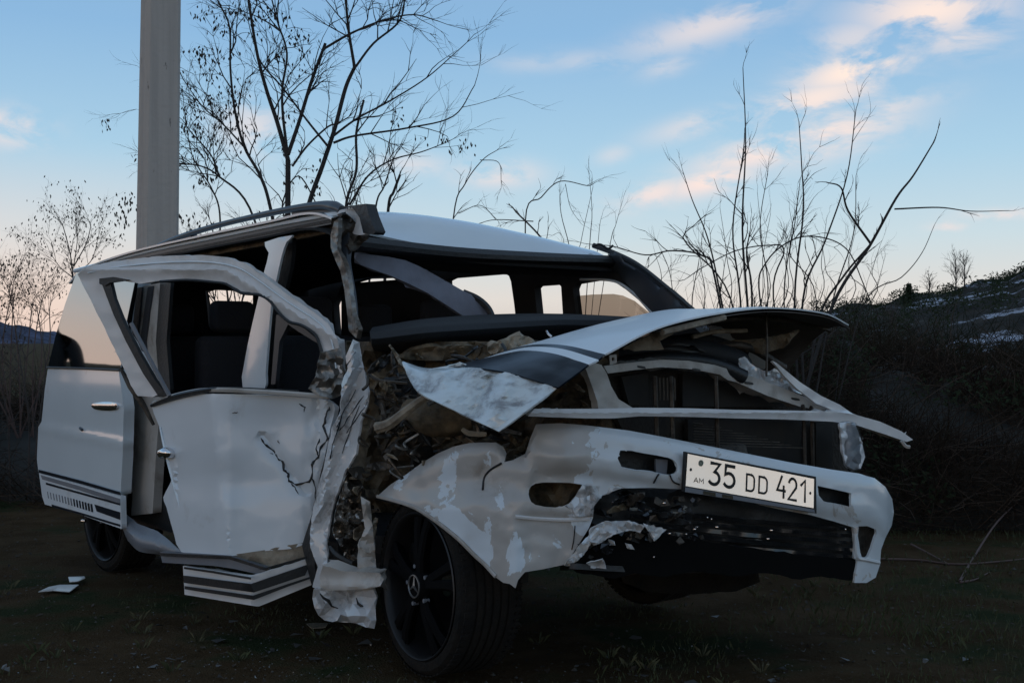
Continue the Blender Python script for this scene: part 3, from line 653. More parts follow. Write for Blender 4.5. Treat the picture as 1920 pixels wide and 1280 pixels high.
# ---- roof rail
rail = tube('roof_rail', [(283, 470, S1(283)), (300, 460, S1(300) + .03), (345, 442, S1(345) + .05), (400, 425, S1(400) + .05), (460, 410, S1(460) + .05), (540, 393, S1(540) + .04), (600, 385, S1(600) + .02), (628, 388, S1(628)), (642, 394, S1(642) - .02)], [.010, .014, .016, .015, .015, .016, .020, .026, .02], M['trimd'], van, 10)
sheet('rail_foot', [(340, 442), (356, 438), (360, 452), (346, 456)], lambda x, y: S1(x) + .04, M['trimd'], van, th=.04)
sheet('rail_foot', [(545, 394), (600, 383), (632, 386), (645, 396), (560, 414), (548, 408)], lambda x, y: S1(x) + .05, M['trimd'], van, th=.05, res=10)
# front corner of the roof: white cap and black block of trim
sheet('roof_corner_cap', rnd([(634, 396), (662, 391), (676, 400), (684, 424), (686, 438), (668, 440), (652, 432), (642, 414)]), lambda x, y: S1(x) - .05 + (y - 396) * -.0008, M['frame'], van, th=.02, res=8)
sheet('torn_roof_trim', [(640, 388), (686, 382), (692, 404), (704, 434), (700, 440), (681, 437), (674, 408), (662, 391)], lambda x, y: S1(x) - .09, M['black'], van, th=.05, res=8)
# ---- near windscreen pillar, twisted
PZ = lz([(620, 5.0), (640, 4.93), (672, 4.75)])
sheet('windscreen_pillar', [(626, 416), (634, 410), (634, 440), (632, 466), (642, 486), (650, 510), (656, 546), (661, 590), (672, 618), (668, 634), (654, 620), (650, 580), (645, 540), (638, 508), (628, 486), (620, 464), (620, 440)], PZ, M['steel'], van, res=5, th=.02, disp=crum(.03, 16, 8), angle=25)
tube('pillar_trim', [(640, 400, 5.05), (652, 440, 5.05), (650, 490, 5.0), (664, 560, 4.93), (668, 620, 4.85)], [.02, .035, .02, .012, .012], M['trimd'], van, 6)
sheet('torn_pillar_metal', [(622, 410), (650, 402), (680, 430), (692, 446), (664, 470), (645, 480), (630, 470), (622, 440)], lambda x, y: 5.02 + .03 * fbm(x, y, 16, 2), M['dirtymetal'], van, th=.004, res=7, jag=2, disp=crum(.06, 18, 3))
# ---- windscreen header and frame
loft('windscreen_header', [[(668, 446, 5.10), (850, 466, 5.42), (1000, 476, 5.75), (1148, 483, 6.10)], [(668, 458, 5.08), (850, 478, 5.40), (1000, 486, 5.72), (1150, 490, 6.08)], [(670, 470, 5.2), (850, 490, 5.5), (1000, 493, 5.82), (1150, 496, 6.15)]], M['black'], van, 6, 3, th=.012)
loft('header_lining', [[(664, 470, 5.22), (850, 488, 5.52), (1000, 492, 5.84), (1156, 494, 6.15)], [(664, 484, 5.4), (850, 506, 5.75), (1000, 512, 6.0), (1100, 515, 6.25)]], M['lining'], van, 6, 3, th=.012)
loft('far_pillar', [[(1140, 478, 6.15), (1180, 500, 6.0), (1235, 545, 5.75), (1300, 600, 5.5)], [(1148, 476, 6.08), (1195, 498, 5.94), (1250, 540, 5.68), (1330, 605, 5.4)], [(1128, 500, 6.3), (1170, 520, 6.15), (1205, 560, 5.9), (1250, 605, 5.7)]], M['trimd'], van, 8, 3, th=.02)
tube('far_pillar_edge', [(1112, 460, 6.14), (1150, 474, 6.08), (1196, 497, 5.93), (1252, 541, 5.67), (1300, 582, 5.45)], .014, M['black'], van, 6)
tube('torn_seal', [(1110, 462, 6.0), (1125, 458, 6.0), (1140, 466, 6.0), (1150, 460, 6.0)], .006, M['black'], van, 5)
# ---- far side of the body with its window openings
fr_out = [(575, 530), (800, 506), (1000, 490), (1150, 482), (1200, 515), (1262, 575), (1330, 640), (1330, 960), (575, 860)]
wins = [[(836, 526), (846, 521), (946, 513), (954, 517), (958, 528), (964, 570), (972, 640), (966, 648), (850, 648), (842, 640)], [(1002, 540), (1006, 536), (1048, 533), (1052, 537), (1056, 600), (1060, 640), (1012, 642), (1008, 600)], [(1074, 542), (1078, 532), (1130, 523), (1150, 527), (1174, 543), (1204, 568), (1234, 596), (1240, 640), (1086, 644)], rnd([(640, 536), (800, 524), (815, 560), (818, 650), (650, 655)], 3)]
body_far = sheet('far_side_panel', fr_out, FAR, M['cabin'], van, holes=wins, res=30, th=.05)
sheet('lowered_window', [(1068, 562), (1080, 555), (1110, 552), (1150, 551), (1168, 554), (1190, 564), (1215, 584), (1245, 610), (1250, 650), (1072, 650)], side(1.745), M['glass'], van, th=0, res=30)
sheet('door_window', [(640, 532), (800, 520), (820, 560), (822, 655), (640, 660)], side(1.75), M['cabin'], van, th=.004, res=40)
tube('window_edge', [(1088, 524, FAR(1088) - .03), (1150, 527, FAR(1150) - .03), (1190, 552, FAR(1190) - .03), (1226, 592, FAR(1226) - .03)], .007, M['paint_clean'], van, 5)
# rear wall with the tailgate window
RW = front(-3.70)
def veq(u, v, z): return pxof(veh(u, v, z))
tg = [veq(-3.70, .10, 1.70), veq(-3.70, 1.68, 1.70), veq(-3.70, 1.70, .35), veq(-3.70, .06, .35)]
tw = [(385, 545), (470, 538), (520, 545), (522, 612), (392, 612)]
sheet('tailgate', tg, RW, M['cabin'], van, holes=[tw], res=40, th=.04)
# near rear quarter behind the opened sliding door, floor, firewall
sheet('rear_quarter', [veq(-3.66, .03, 1.68), veq(-2.6, .03, 1.74), veq(-2.6, .03, .98), veq(-2.62, .03, .42), veq(-3.70, .03, .42), veq(-3.78, .03, 1.1)], side(.03), M['paint_clean'], van, res=30, th=.01)
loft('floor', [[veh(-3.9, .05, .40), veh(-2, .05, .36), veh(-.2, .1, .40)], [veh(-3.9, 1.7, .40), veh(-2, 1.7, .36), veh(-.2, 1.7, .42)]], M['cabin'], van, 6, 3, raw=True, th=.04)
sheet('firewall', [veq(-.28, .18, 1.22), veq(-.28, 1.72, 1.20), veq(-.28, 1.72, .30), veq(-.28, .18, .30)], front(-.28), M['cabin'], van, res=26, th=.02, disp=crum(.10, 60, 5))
# ---- sill under the sliding door opening
loft('sill', [[(238, 968, 6.6), (260, 985, 6.45), (300, 1000, 6.2), (345, 1035, 5.8)], [(236, 985, 6.5), (262, 1010, 6.3), (305, 1025, 6.05), (350, 1045, 5.75)], [(246, 1010, 6.5), (268, 1030, 6.3), (310, 1034, 6.1), (352, 1052, 5.8)]], M['trim'], van, 6, 4, th=.02, disp=crum(.02, 20, 4))
sheet('lower_body', [veq(-2.9, .02, .42), veq(-.6, .02, .42), veq(-.6, .02, .27), veq(-2.9, .02, .25)], side(.04), M['black'], van, res=30, th=.03)
# ---- pillars of the near side
sheet('rear_pillar', [(243, 700), (250, 640), (262, 560), (268, 536), (300, 530), (296, 600), (302, 700), (300, 760), (292, 860), (286, 962), (246, 966), (250, 900), (244, 800)], lambda x, y: S0(x) - .03, M['support'], van, res=12, th=.05, disp=crum(.015, 40, 2))
sheet('pillar_cover', [(256, 540), (266, 538), (258, 620), (262, 740), (252, 740), (246, 640)], lambda x, y: S0(x) - .075, M['black'], van, res=12, th=.01)
sheet('pillar_seal', [(277, 538), (286, 536), (272, 640), (276, 700), (266, 700), (262, 640)], lambda x, y: S0(x) - .06, M['trimd'], van, res=12, th=.01)
sheet('pillar_seal', [(300, 532), (320, 530), (312, 640), (320, 740), (300, 740), (292, 640)], lambda x, y: S0(x) - .05, M['black'], van, res=12, th=.02)
sheet('centre_pillar', rnd([(496, 454), (548, 441), (537, 454), (528, 480), (519, 520), (510, 560), (504, 620), (498, 700), (496, 728), (455, 726), (458, 680), (470, 620), (484, 560), (495, 510), (504, 474)], 2), lambda x, y: side(.06)(x) - .02, M['paint_clean'], van, res=9, th=.012, disp=lambda x, y: .02 * abs((x - (520 - (y - 480) * .17)) / 15) ** 2 * .4)
sheet('pillar_seal', rnd([(536, 470), (548, 446), (545, 500), (530, 560), (516, 640), (512, 730), (498, 730), (503, 660), (515, 560), (528, 505)], 2), side(.10), M['black'], van, res=14, th=.02)
sheet('glass_run', [(518, 590), (540, 590), (600, 640), (606, 650), (560, 622), (540, 608), (524, 640), (516, 720), (508, 720)], lambda x, y: S0(x) - .0, M['trimd'], van, res=12, th=.02)
# dark trim panels of the opening (rear inside wall)
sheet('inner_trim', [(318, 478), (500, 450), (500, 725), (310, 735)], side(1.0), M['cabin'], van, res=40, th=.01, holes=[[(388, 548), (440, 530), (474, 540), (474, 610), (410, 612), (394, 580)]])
# ---- sliding door, slid back and standing proud of the body
SD = side(-.15)
sd = empty('x', (0, 0, 0), None, None); COL.objects.unlink(sd); bpy.data.objects.remove(sd)
def dz(x, y):
    r_ = 0
    r_ += -.018 * math.exp(-((y - (800 + (x - 75) * .2)) / 9) ** 2)                      # pressed crease
    r_ += .03 * max(0, min(1, (y - 806 - (x - 75) * .2) / 90)) - .02 * math.sin(max(0, min(1, (y - 690) / 110)) * math.pi)
    return r_
door = sheet('sliding_door', [(90, 688), (150, 689), (222, 692), (226, 720), (232, 765), (230, 850), (226, 927), (150, 906), (72, 884), (69, 860), (72, 800), (78, 790), (84, 730)], SD, M['door'], van, res=9, th=.06, disp=dz)
door.data.materials[0] = M['paint_clean']
gl = sheet('door_window', [(143, 512), (200, 498), (255, 496), (253, 528), (238, 600), (226, 691), (158, 689), (90, 687), (104, 630), (122, 570)], lambda x, y: side(-.135)(x) + (690 - y) * .00017 + 1.5e-6 * (690 - y) ** 2, M['darkglass'], door, res=16, th=.006, angle=80)
tube('window_seal', [(88, 689, SD(88) - .012), (156, 691, SD(156) - .012), (224, 694, SD(224) - .012)], .007, M['black'], door, 5)
tube('window_edge', [(254, 530, 6.52), (246, 580, 6.55), (236, 640, 6.6), (227, 692, 6.62)], .014, M['black'], door, 5)
sheet('door_edge', [(222, 692), (236, 700), (243, 760), (243, 880), (236, 962), (228, 992), (226, 930), (231, 850), (233, 765)], lambda x, y: 6.66 + (x - 222) * .004, M['support'], door, res=9, th=.01)
for k, (y0, y1) in enumerate(((860, 876), (884, 892), (905, 915))):
    sheet('door_latch', [(234, y0 - 30), (238, y0 - 29), (236, y1 - 30), (232, y1 - 31)], lambda x, y: 6.64, M['black'], door, th=.01)
hd = sheet('handle', rnd([(173, 757), (196, 753), (217, 756), (219, 764), (212, 769), (190, 769), (174, 765)], 3), lambda x, y: SD(x) - .05, M['chrome'], door, res=6, th=.02, disp=lambda x, y: .01 * ((y - 761) / 6) ** 2)
sheet('handle_recess', rnd([(180, 752), (200, 748), (214, 754), (216, 776), (204, 785), (188, 782), (180, 768)], 3), lambda x, y: SD(x) - .006, M['door'], door, res=6, th=.002, disp=lambda x, y: .006 * math.exp(-((x - 198) / 10) ** 2 - ((y - 767) / 9) ** 2))
tube('fuel_flap_mark', [(150, 802, SD(150) - .03), (154, 806, SD(154) - .03)], .008, M['trimd'], door, 6)
# lower cladding of the sliding door with its striped decals
low = sheet('door_cladding', [(73, 886), (150, 908), (226, 930), (228, 991), (150, 964), (84, 945), (79, 930)], lambda x, y: SD(x) - .012, M['door'], door, res=10, th=.03)
def stripe(P, m='navy', off=.018, par=None, zf=None): return sheet('stripe', P, lambda x, y: (zf or SD)(x, y) - off, M[m], par or door, res=16, th=.002)
stripe([(72, 880), (150, 900), (224, 922), (226, 928), (150, 906), (73, 886)], off=.016)
stripe([(76, 890), (150, 911), (225, 935), (225, 944), (150, 919), (79, 898)], 'trim')
stripe([(86, 904), (150, 922), (225, 943), (225, 947), (150, 926), (86, 908)])
stripe([(177, 945), (225, 960), (225, 974), (181, 958)])
stripe([(96, 945), (150, 960), (225, 983), (225, 987), (150, 964), (98, 950)])
for k in range(16):
    x = 88 + k * 5.4; y = 921 + (x - 88) * .285; hgt = 13 + k * .15; wd = 1.1 + 2.2 * (k / 15)
    sheet('stripe', [(x, y), (x + wd, y + .3), (x + wd + 2, y + hgt), (x + 2, y + hgt - .3)], lambda a, b_: SD(a) - .018, M['navy'] if k > 8 else M['trim'], door, th=.002, res=20)
box('marker_lamp', at(157, 976, 7.2), .03, .03, .02, M['chrome'], van, 0, .006)
# ---- front door, sprung open and buckled
FD = lz([(140, 5.75), (225, 5.62), (285, 5.50), (405, 5.12), (430, 5.08), (600, 5.05), (640, 4.95)])
def fdd(x, y):
    r_ = .035 * math.exp(-((x - 520) / 70) ** 2 - ((y - 800) / 60) ** 2) + .008 * fbm(x, y, 130, 4)
    cr = 395 + (y - 740) * .12
    r_ -= .03 * math.exp(-abs(x - cr) / 26)
    if x > 565: r_ += .05 * ((x - 565) / 65) * noise.noise(Vector((x / 14, y / 40, 2))) + .04 * ((x - 565) / 65)
    r_ += .018 * math.exp(-((y - 900) / 40) ** 2) * (1 if x > 330 else 0)
    dline = abs((x - 495) * .80 - (y - 820) * .60) if (480 < x < 580 and 815 < y < 925) else 99
    r_ += .025 * math.exp(-dline / 8)
    return r_
fdoor = sheet('front_door', rnd([(285, 762), (300, 752), (340, 742), (400, 738), (480, 740), (560, 744), (612, 750), (628, 764), (620, 800), (610, 850), (598, 900), (592, 950), (580, 1018), (500, 1032), (432, 1042), (390, 1040), (340, 1034), (326, 1000), (312, 950), (306, 932), (318, 908), (322, 892), (314, 860), (304, 815), (294, 788)], 2), FD, M['door'], van, res=7, th=.02, disp=fdd, angle=28)
sheet('door_inner_panel', [(300, 770), (600, 765), (590, 1000), (350, 1020), (330, 900)], lambda x, y: FD(x) + .10, M['black'], fdoor, res=40, th=.03)
tube('window_trim', [(288, 756, FD(288) - .01), (320, 744, FD(320) - .01), (370, 733, FD(370) - .01), (420, 731, FD(420) - .02), (500, 735, FD(500) - .02), (560, 739, FD(560) - .02), (618, 744, FD(618) - .02)], .011, M['support'], fdoor, 6)
tube('window_seal', [(284, 760, FD(284) - .015), (310, 750, FD(310) - .02), (340, 741, FD(340) - .02), (380, 733, FD(380) - .03), (430, 728, FD(430) - .0), (560, 734, FD(560) - .0)], [.008, .012, .014, .012, .007, .007], M['black'], fdoor, 6)
# window frame arch
arch_o = [(145, 514), (165, 500), (210, 490), (300, 480), (380, 478), (425, 482), (460, 494), (500, 522), (545, 556), (585, 582), (615, 606), (632, 634), (640, 670), (642, 700)]
arch_i = [(588, 712), (600, 690), (606, 664), (600, 640), (590, 622), (562, 606), (540, 600), (520, 580), (510, 564), (488, 550), (452, 546), (425, 530), (400, 527), (350, 523), (300, 526), (262, 532), (240, 528), (208, 524), (196, 530), (206, 556), (215, 580), (240, 630), (268, 680), (300, 738), (286, 744), (258, 742), (245, 722), (232, 690), (200, 624), (170, 562)]
FA = lz([(140, 5.72), (300, 5.42), (480, 5.22), (640, 4.98)])
sheet('window_frame', arch_o + arch_i, FA, M['frame'], fdoor, res=7, th=.035, jag=.6, disp=lambda x, y: .006 * fbm(x, y, 30, 9) - .020 * math.exp(-(((y - (505 if x < 420 else 505 + (x - 420) * .62)) / 9) ** 2)), angle=30)
sheet('frame_channel', [(190, 530), (206, 526), (214, 560), (232, 606), (262, 664), (290, 712), (314, 742), (298, 744), (268, 700), (236, 640), (212, 588)], lambda x, y: FA(x) - .02, M['black'], fdoor, res=10, th=.02)
sheet('frame_channel', [(186, 522), (212, 519), (240, 525), (206, 530), (196, 536), (186, 532)], lambda x, y: FA(x) - .03, M['black'], fdoor, res=8, th=.02)
tube('frame_channel', [(246, 606, 5.42), (266, 645, 5.40), (290, 690, 5.38), (318, 742, 5.36)], .011, M['trim'], fdoor, 6)
tube('frame_seal', [(x, y, FA(x) - .012) for x, y in [(300, 528), (350, 525), (400, 529), (425, 533), (452, 549), (488, 553), (508, 566), (520, 583), (542, 603), (564, 609), (588, 624), (598, 642), (604, 664)]], .007, M['black'], fdoor, 5, 3)
tube('frame_fold', [(x, y, FA(x) - .010) for x, y in [(165, 512), (210, 502), (300, 493), (380, 491), (440, 500), (480, 522), (540, 566), (600, 606), (622, 640), (630, 690)]], .004, M['paint_clean'], fdoor, 5, 3)
tube('frame_rear_leg', [(226, 690, 5.58), (246, 725, 5.55), (268, 758, 5.54), (288, 796, 5.53)], [.008, .018, .016, .008], M['dirtymetal'], fdoor, 6)
sheet('torn_frame_metal', [(600, 660), (640, 650), (645, 690), (640, 740), (622, 748), (590, 738), (578, 728), (592, 706)], lambda x, y: 4.97, M['steel'], fdoor, res=7, th=.003, jag=1.5, disp=crum(.06, 24, 12))
tube('door_handle', [(303, 850, 5.40), (313, 848, 5.36), (326, 852, 5.37)], [.022, .026, .018], M['chrome'], fdoor, 10)
tube('torn_skin_edge', [(300, 800, 5.44), (312, 850, 5.41), (330, 920, 5.36), (352, 1000, 5.30)], [.004, .010, .008, .003], M['paint_clean'], fdoor, 5)
crk = [[(488, 820), (500, 836), (516, 846), (520, 858), (530, 866), (532, 880), (540, 888), (542, 902), (556, 908), (580, 902), (586, 890), (584, 872), (596, 856), (602, 838), (614, 822), (606, 800), (612, 776), (618, 762)], [(505, 848), (512, 852)], [(542, 902), (552, 914), (560, 926)], [(584, 895), (592, 912), (590, 930), (596, 948)], [(598, 856), (592, 842), (600, 820)], [(560, 756), (572, 764), (570, 772)], [(436, 774), (446, 772)], [(520, 824), (524, 832)]]
for k, c_ in enumerate(crk):
    P = []
    for a_, b_ in zip(c_, c_[1:]):
        for i in range(3): P.append((a_[0] + (b_[0] - a_[0]) * i / 3 + random.uniform(-1.2, 1.2), a_[1] + (b_[1] - a_[1]) * i / 3 + random.uniform(-1.2, 1.2)))
    P.append(c_[-1])
    P = [at(x, y, FD(x) + fdd(x, y) - .001) for x, y in P]
    rr = [random.uniform(.0008, .0056) * (1.2 if k == 0 else .8) for _ in P]; rr[0] = rr[-1] = .0008
    V, Fc = tube_geo(P, rr, 5); mesh('crack', V, Fc, M['black'], fdoor)
# lower strips of the front door
sheet('rubbing_strip', [(300, 1034), (345, 1036), (432, 1041), (505, 1064), (502, 1080), (440, 1066), (400, 1060), (304, 1054)], lambda x, y: FD(x) - .03, M['trim'], fdoor, res=10, th=.03)
sheet('stripe', [(300, 1036), (430, 1042), (504, 1066), (504, 1071), (430, 1048), (300, 1042)], lambda x, y: FD(x) - .064, M['black'], fdoor, res=16, th=.003)
sheet('torn_cladding', [(432, 1040), (500, 1030), (566, 1017), (580, 1024), (584, 1046), (512, 1060), (500, 1062)], lambda x, y: 5.06, M['tan'], fdoor, res=8, th=.01, disp=crum(.02, 20, 3))
CL = lz([(340, 5.30), (470, 4.94), (590, 5.02)])
clad = sheet('door_cladding', [(343, 1060), (400, 1068), (472, 1080), (582, 1046), (584, 1096), (486, 1136), (480, 1136), (346, 1114)], CL, M['frame'], fdoor, res=9, th=.022, disp=lambda x, y: .008 * fbm(x, y, 40, 3))
st_ = lambda P, m='black': sheet('stripe', P, lambda x, y: CL(x) - .034, M[m], fdoor, res=16, th=.002)
st_([(345, 1066), (400, 1074), (470, 1086), (470, 1082), (400, 1070), (345, 1062)][::-1])
st_([(343, 1078), (470, 1094), (582, 1056), (572, 1078), (476, 1110), (345, 1092)])
st_([(346, 1098), (474, 1116), (540, 1094), (583, 1080), (583, 1084), (540, 1099), (476, 1124), (346, 1104)])
st_([(482, 1068), (583, 1040), (583, 1045), (500, 1066)], 'black')
# ---- crushed wing pillar in front of the door
WZ = lz([(560, 4.98), (600, 4.84), (640, 4.78), (700, 4.70)])
def wdz(x, y):
    q = x - 640 + (y - 760) * .22 + 10 * noise.noise(Vector((y / 60, 0, 3)))
    return .040 * abs(math.sin(q / 15)) + .05 * noise.noise(Vector((q / 34, y / 160, 5))) + .008 * noise.noise(Vector((q / 9, y / 50, 9)))
wing = sheet('crushed_wing', [(662, 636), (674, 642), (682, 690), (692, 752), (676, 790), (668, 850), (648, 880), (630, 930), (618, 980), (612, 1020), (616, 1070), (608, 1108), (586, 1100), (596, 1062), (582, 1026), (582, 990), (588, 948), (594, 920), (600, 880), (612, 850), (622, 800), (640, 770), (640, 720), (652, 690), (648, 668), (656, 650)], WZ, M['crumple'], van, res=8, th=.008, jag=1.2, disp=wdz, angle=13)
for (a_, b_, w_) in (((668, 730), (630, 800), .008), ((680, 742), (638, 806), .006), ((690, 752), (650, 812), .007), ((648, 690), (666, 660), .005), ((672, 760), (640, 850), .006), ((640, 780), (618, 860), .009)):
    P = [(a_[0] + (b_[0] - a_[0]) * i / 6 + random.uniform(-2, 2), a_[1] + (b_[1] - a_[1]) * i / 6) for i in range(7)]
    P = [at(x, y, WZ(x) + wdz(x, y) - .004) for x, y in P]; V, Fc = tube_geo(P, [w_ * (.10 + random.random() * .35) for _ in P], 4); mesh('scratch', V, Fc, M['navy'], wing)
sheet('wing_gap', [(566, 1022), (586, 960), (600, 890), (622, 810), (640, 770), (646, 780), (626, 850), (606, 920), (592, 1000), (590, 1060), (596, 1104), (584, 1096)], lambda x, y: WZ(x) + .05, M['black'], van, res=12, th=.01)
sheet('torn_metal', [(655, 880), (672, 890), (690, 940), (696, 1010), (684, 1050), (668, 1048), (655, 1058), (640, 1030), (624, 1000), (630, 950), (645, 900)], lambda x, y: 4.80, M['foil'], van, res=6, th=.003, jag=2, disp=crum(.14, 22, 22, .6), angle=20)
tube('torn_strap', [(618, 1024, 4.68), (632, 1040, 4.66), (660, 1055, 4.66)], [.008, .012, .008], M['black'], van, 5)
sheet('crumpled_bracket', rnd([(606, 1060), (640, 1070), (712, 1074), (713, 1098), (670, 1104), (626, 1106), (600, 1100)], 2), lambda x, y: lz([(600, 4.78), (712, 4.55)])(x), M['support'], van, res=7, th=.05, disp=lambda x, y: .02 * abs(math.sin((y - 1060) / 12)) + .015 * noise.noise(Vector((x / 20, y / 30, 7))))
sheet('crumpled_sill_end', rnd([(588, 1104), (626, 1104), (700, 1104), (704, 1140), (702, 1178), (668, 1168), (640, 1166), (608, 1162), (590, 1140)], 2), lambda x, y: lz([(588, 4.86), (704, 4.66)])(x), M['crumple'], van, res=13, th=.01, disp=lambda x, y: .02 * abs(math.sin((y - 1104) / 19 + x * .03)) + .09 * noise.noise(Vector((x / 22, y / 30, 4))), angle=10)
sheet('torn_metal', [(676, 930), (694, 940), (700, 1000), (706, 1068), (684, 1068), (670, 1064), (672, 1020), (684, 990)], lambda x, y: 4.70, M['support'], van, res=7, th=.006, disp=crum(.06, 24, 41))
for k, P in enumerate(([(600, 1112), (606, 1120), (616, 1126), (622, 1136), (634, 1140)], [(668, 1120), (671, 1131), (681, 1138), (686, 1162)])):
    mesh('gouge', *tube_geo([at(x, y, 4.72) for x, y in P], [.002, .005, .007, .004, .002][:len(P)], 5), M['black'], van)
# ---- wheels
def lathe(prof, seg, M4, V, Fc):
    b0 = len(V); n = len(prof)
    for k in range(seg):
        a = 2 * math.pi * k / seg
        for (r_, y) in prof: V.append(M4 @ Vector((r_ * math.cos(a), y, r_ * math.sin(a))))
    for k in range(seg):
        for i in range(n - 1):
            a = b0 + k * n + i; b_ = b0 + ((k + 1) % seg) * n + i; Fc.append((a, a + 1, b_ + 1, b_))
def wheel(name, c, axis, Rt, wid, label=None):
    """c: centre of the outer face; axis points outwards"""
    y = -Vector(axis).normalized(); z = Vector((0, 0, 1)); x = y.cross(z).normalized(); z = x.cross(y)
    M4 = Matrix((( x.x, y.x, z.x, c.x), (x.y, y.y, z.y, c.y), (x.z, y.z, z.z, c.z), (0, 0, 0, 1)))
    rr = Rt * .83; V = []; Fc = []
    prof = [(rr * .98, .02), (rr, .006), (rr + .012, .0), (Rt - .022, .004), (Rt - .006, .018), (Rt, .035)]
    g = .035
    while g < wid - .05:
        prof += [(Rt, g + .022), (Rt - .008, g + .024), (Rt - .008, g + .031), (Rt, g + .033)]; g += .034
    prof += [(Rt, wid - .03), (Rt - .02, wid - .005), (rr, wid), (rr * .98, wid - .02)]
    lathe(prof, 72, M4, V, Fc); ty = mesh(name, V, Fc, M['rubber'], van, True, 30)
    V = []; Fc = []
    for k in range(72):   # tread blocks' cross cuts
        a = 2 * math.pi * k / 72
        for (y0, y1) in ((.012, .055), (wid - .055, wid - .012)):
            q = [M4 @ Vector(((Rt + .0012) * math.cos(a + d), yy, (Rt + .0012) * math.sin(a + d))) for d, yy in ((0, y0), (.05, y0), (.06, y1), (.01, y1))]
            q2 = [M4 @ Vector(((Rt - .004) * math.cos(a + d), yy, (Rt - .004) * math.sin(a + d))) for d, yy in ((0, y0), (.05, y0), (.06, y1), (.01, y1))]
            i = len(V); V += q + q2; Fc += [(i, i + 1, i + 2, i + 3)] + [(i + j, i + (j + 1) % 4, i + 4 + (j + 1) % 4, i + 4 + j) for j in range(4)]
    tag(mesh('tread_blocks', V, Fc, M['rubber'], ty, False), kind='stuff')
    V = []; Fc = []
    lathe([(rr * 1.0, .0), (rr * .985, -.004), (rr * .96, .002), (rr * .94, .03), (rr * .90, .10), (rr * .90, wid - .03)], 64, M4, V, Fc)
    rim = mesh('rim', V, Fc, M['rimlip'], ty, True, 40)
    V = []; Fc = []; lathe([(rr * .9, .12), (.05, .13)], 40, M4, V, Fc); mesh('brake_disc', V, Fc, M['rim'], ty)
    for k in range(5):
        for s_ in (-.16, .16):
            a = 2 * math.pi * k / 5 + math.pi / 2; V = []; Fc = []
            for (r_, yy, hw) in ((.05, .012, .022), (rr * .4, .006, .02), (rr * .75, .012, .02), (rr * .94, .022, .026)):
                aa = a + s_ * (.4 + .6 * r_ / rr); t_ = Vector((-math.sin(aa), 0, math.cos(aa))); p = Vector((r_ * math.cos(aa), yy, r_ * math.sin(aa)))
                V += [M4 @ (p - t_ * hw), M4 @ (p - t_ * hw * .6 + Vector((0, -.01, 0))), M4 @ (p + t_ * hw * .6 + Vector((0, -.01, 0))), M4 @ (p + t_ * hw), M4 @ (p + Vector((0, .04, 0)))]
            for i in range(3):
                for j in range(5): Fc.append((i * 5 + j, i * 5 + (j + 1) % 5, (i + 1) * 5 + (j + 1) % 5, (i + 1) * 5 + j))
            mesh('spoke', V, Fc, M['rim'], ty, True, 30)
    V = []; Fc = []; lathe([(0, -.012), (.05, -.01), (.058, .0), (.06, .03)], 32, M4, V, Fc); mesh('hub_cap', V, Fc, M['rim'], ty)
    V = []; Fc = []
    ring = [M4 @ Vector((.042 * math.cos(2 * math.pi * k / 24), -.014, .042 * math.sin(2 * math.pi * k / 24))) for k in range(25)]; tube_geo(ring, .0035, 5, V, Fc)
    for k in range(3):
        a = math.pi / 2 + 2 * math.pi * k / 3; tube_geo([M4 @ Vector((0, -.015, 0)), M4 @ Vector((.041 * math.cos(a), -.014, .041 * math.sin(a)))], [.006, .001], 4, V, Fc)
    mesh('badge', V, Fc, mat('dull_badge', (.22, .22, .22), .4, .8), ty)
    for k in range(5):
        a = 2 * math.pi * k / 5 + .6; V = []; Fc = []; tube_geo([M4 @ Vector((.075 * math.cos(a), .02, .075 * math.sin(a))), M4 @ Vector((.075 * math.cos(a), -.004, .075 * math.sin(a)))], .008, 8, V, Fc); mesh('wheel_nut', V, Fc, M['trim'], ty)
    return ty
wheel('front_wheel', at(782, 1098, 4.52), (-.834, -.552, .03), .338, .27)
cr = veh(-3.24, .01, .27); wheel('rear_wheel', cr, (-WD.x, -WD.y, 0), .36, .24)
wheel('front_wheel', veh(-.30, 1.75, .33), (WD.x, WD.y, 0), .33, .23)
wheel('rear_wheel', veh(-3.08, 1.68, .25), (WD.x, WD.y, 0), .33, .23)
sheet('arch_liner_and_shade', [(700, 935), (760, 950), (860, 1010), (960, 1100), (990, 1090), (1000, 900), (900, 860), (760, 900)], lambda x, y: 4.95, M['black'], van, res=30, th=.03)
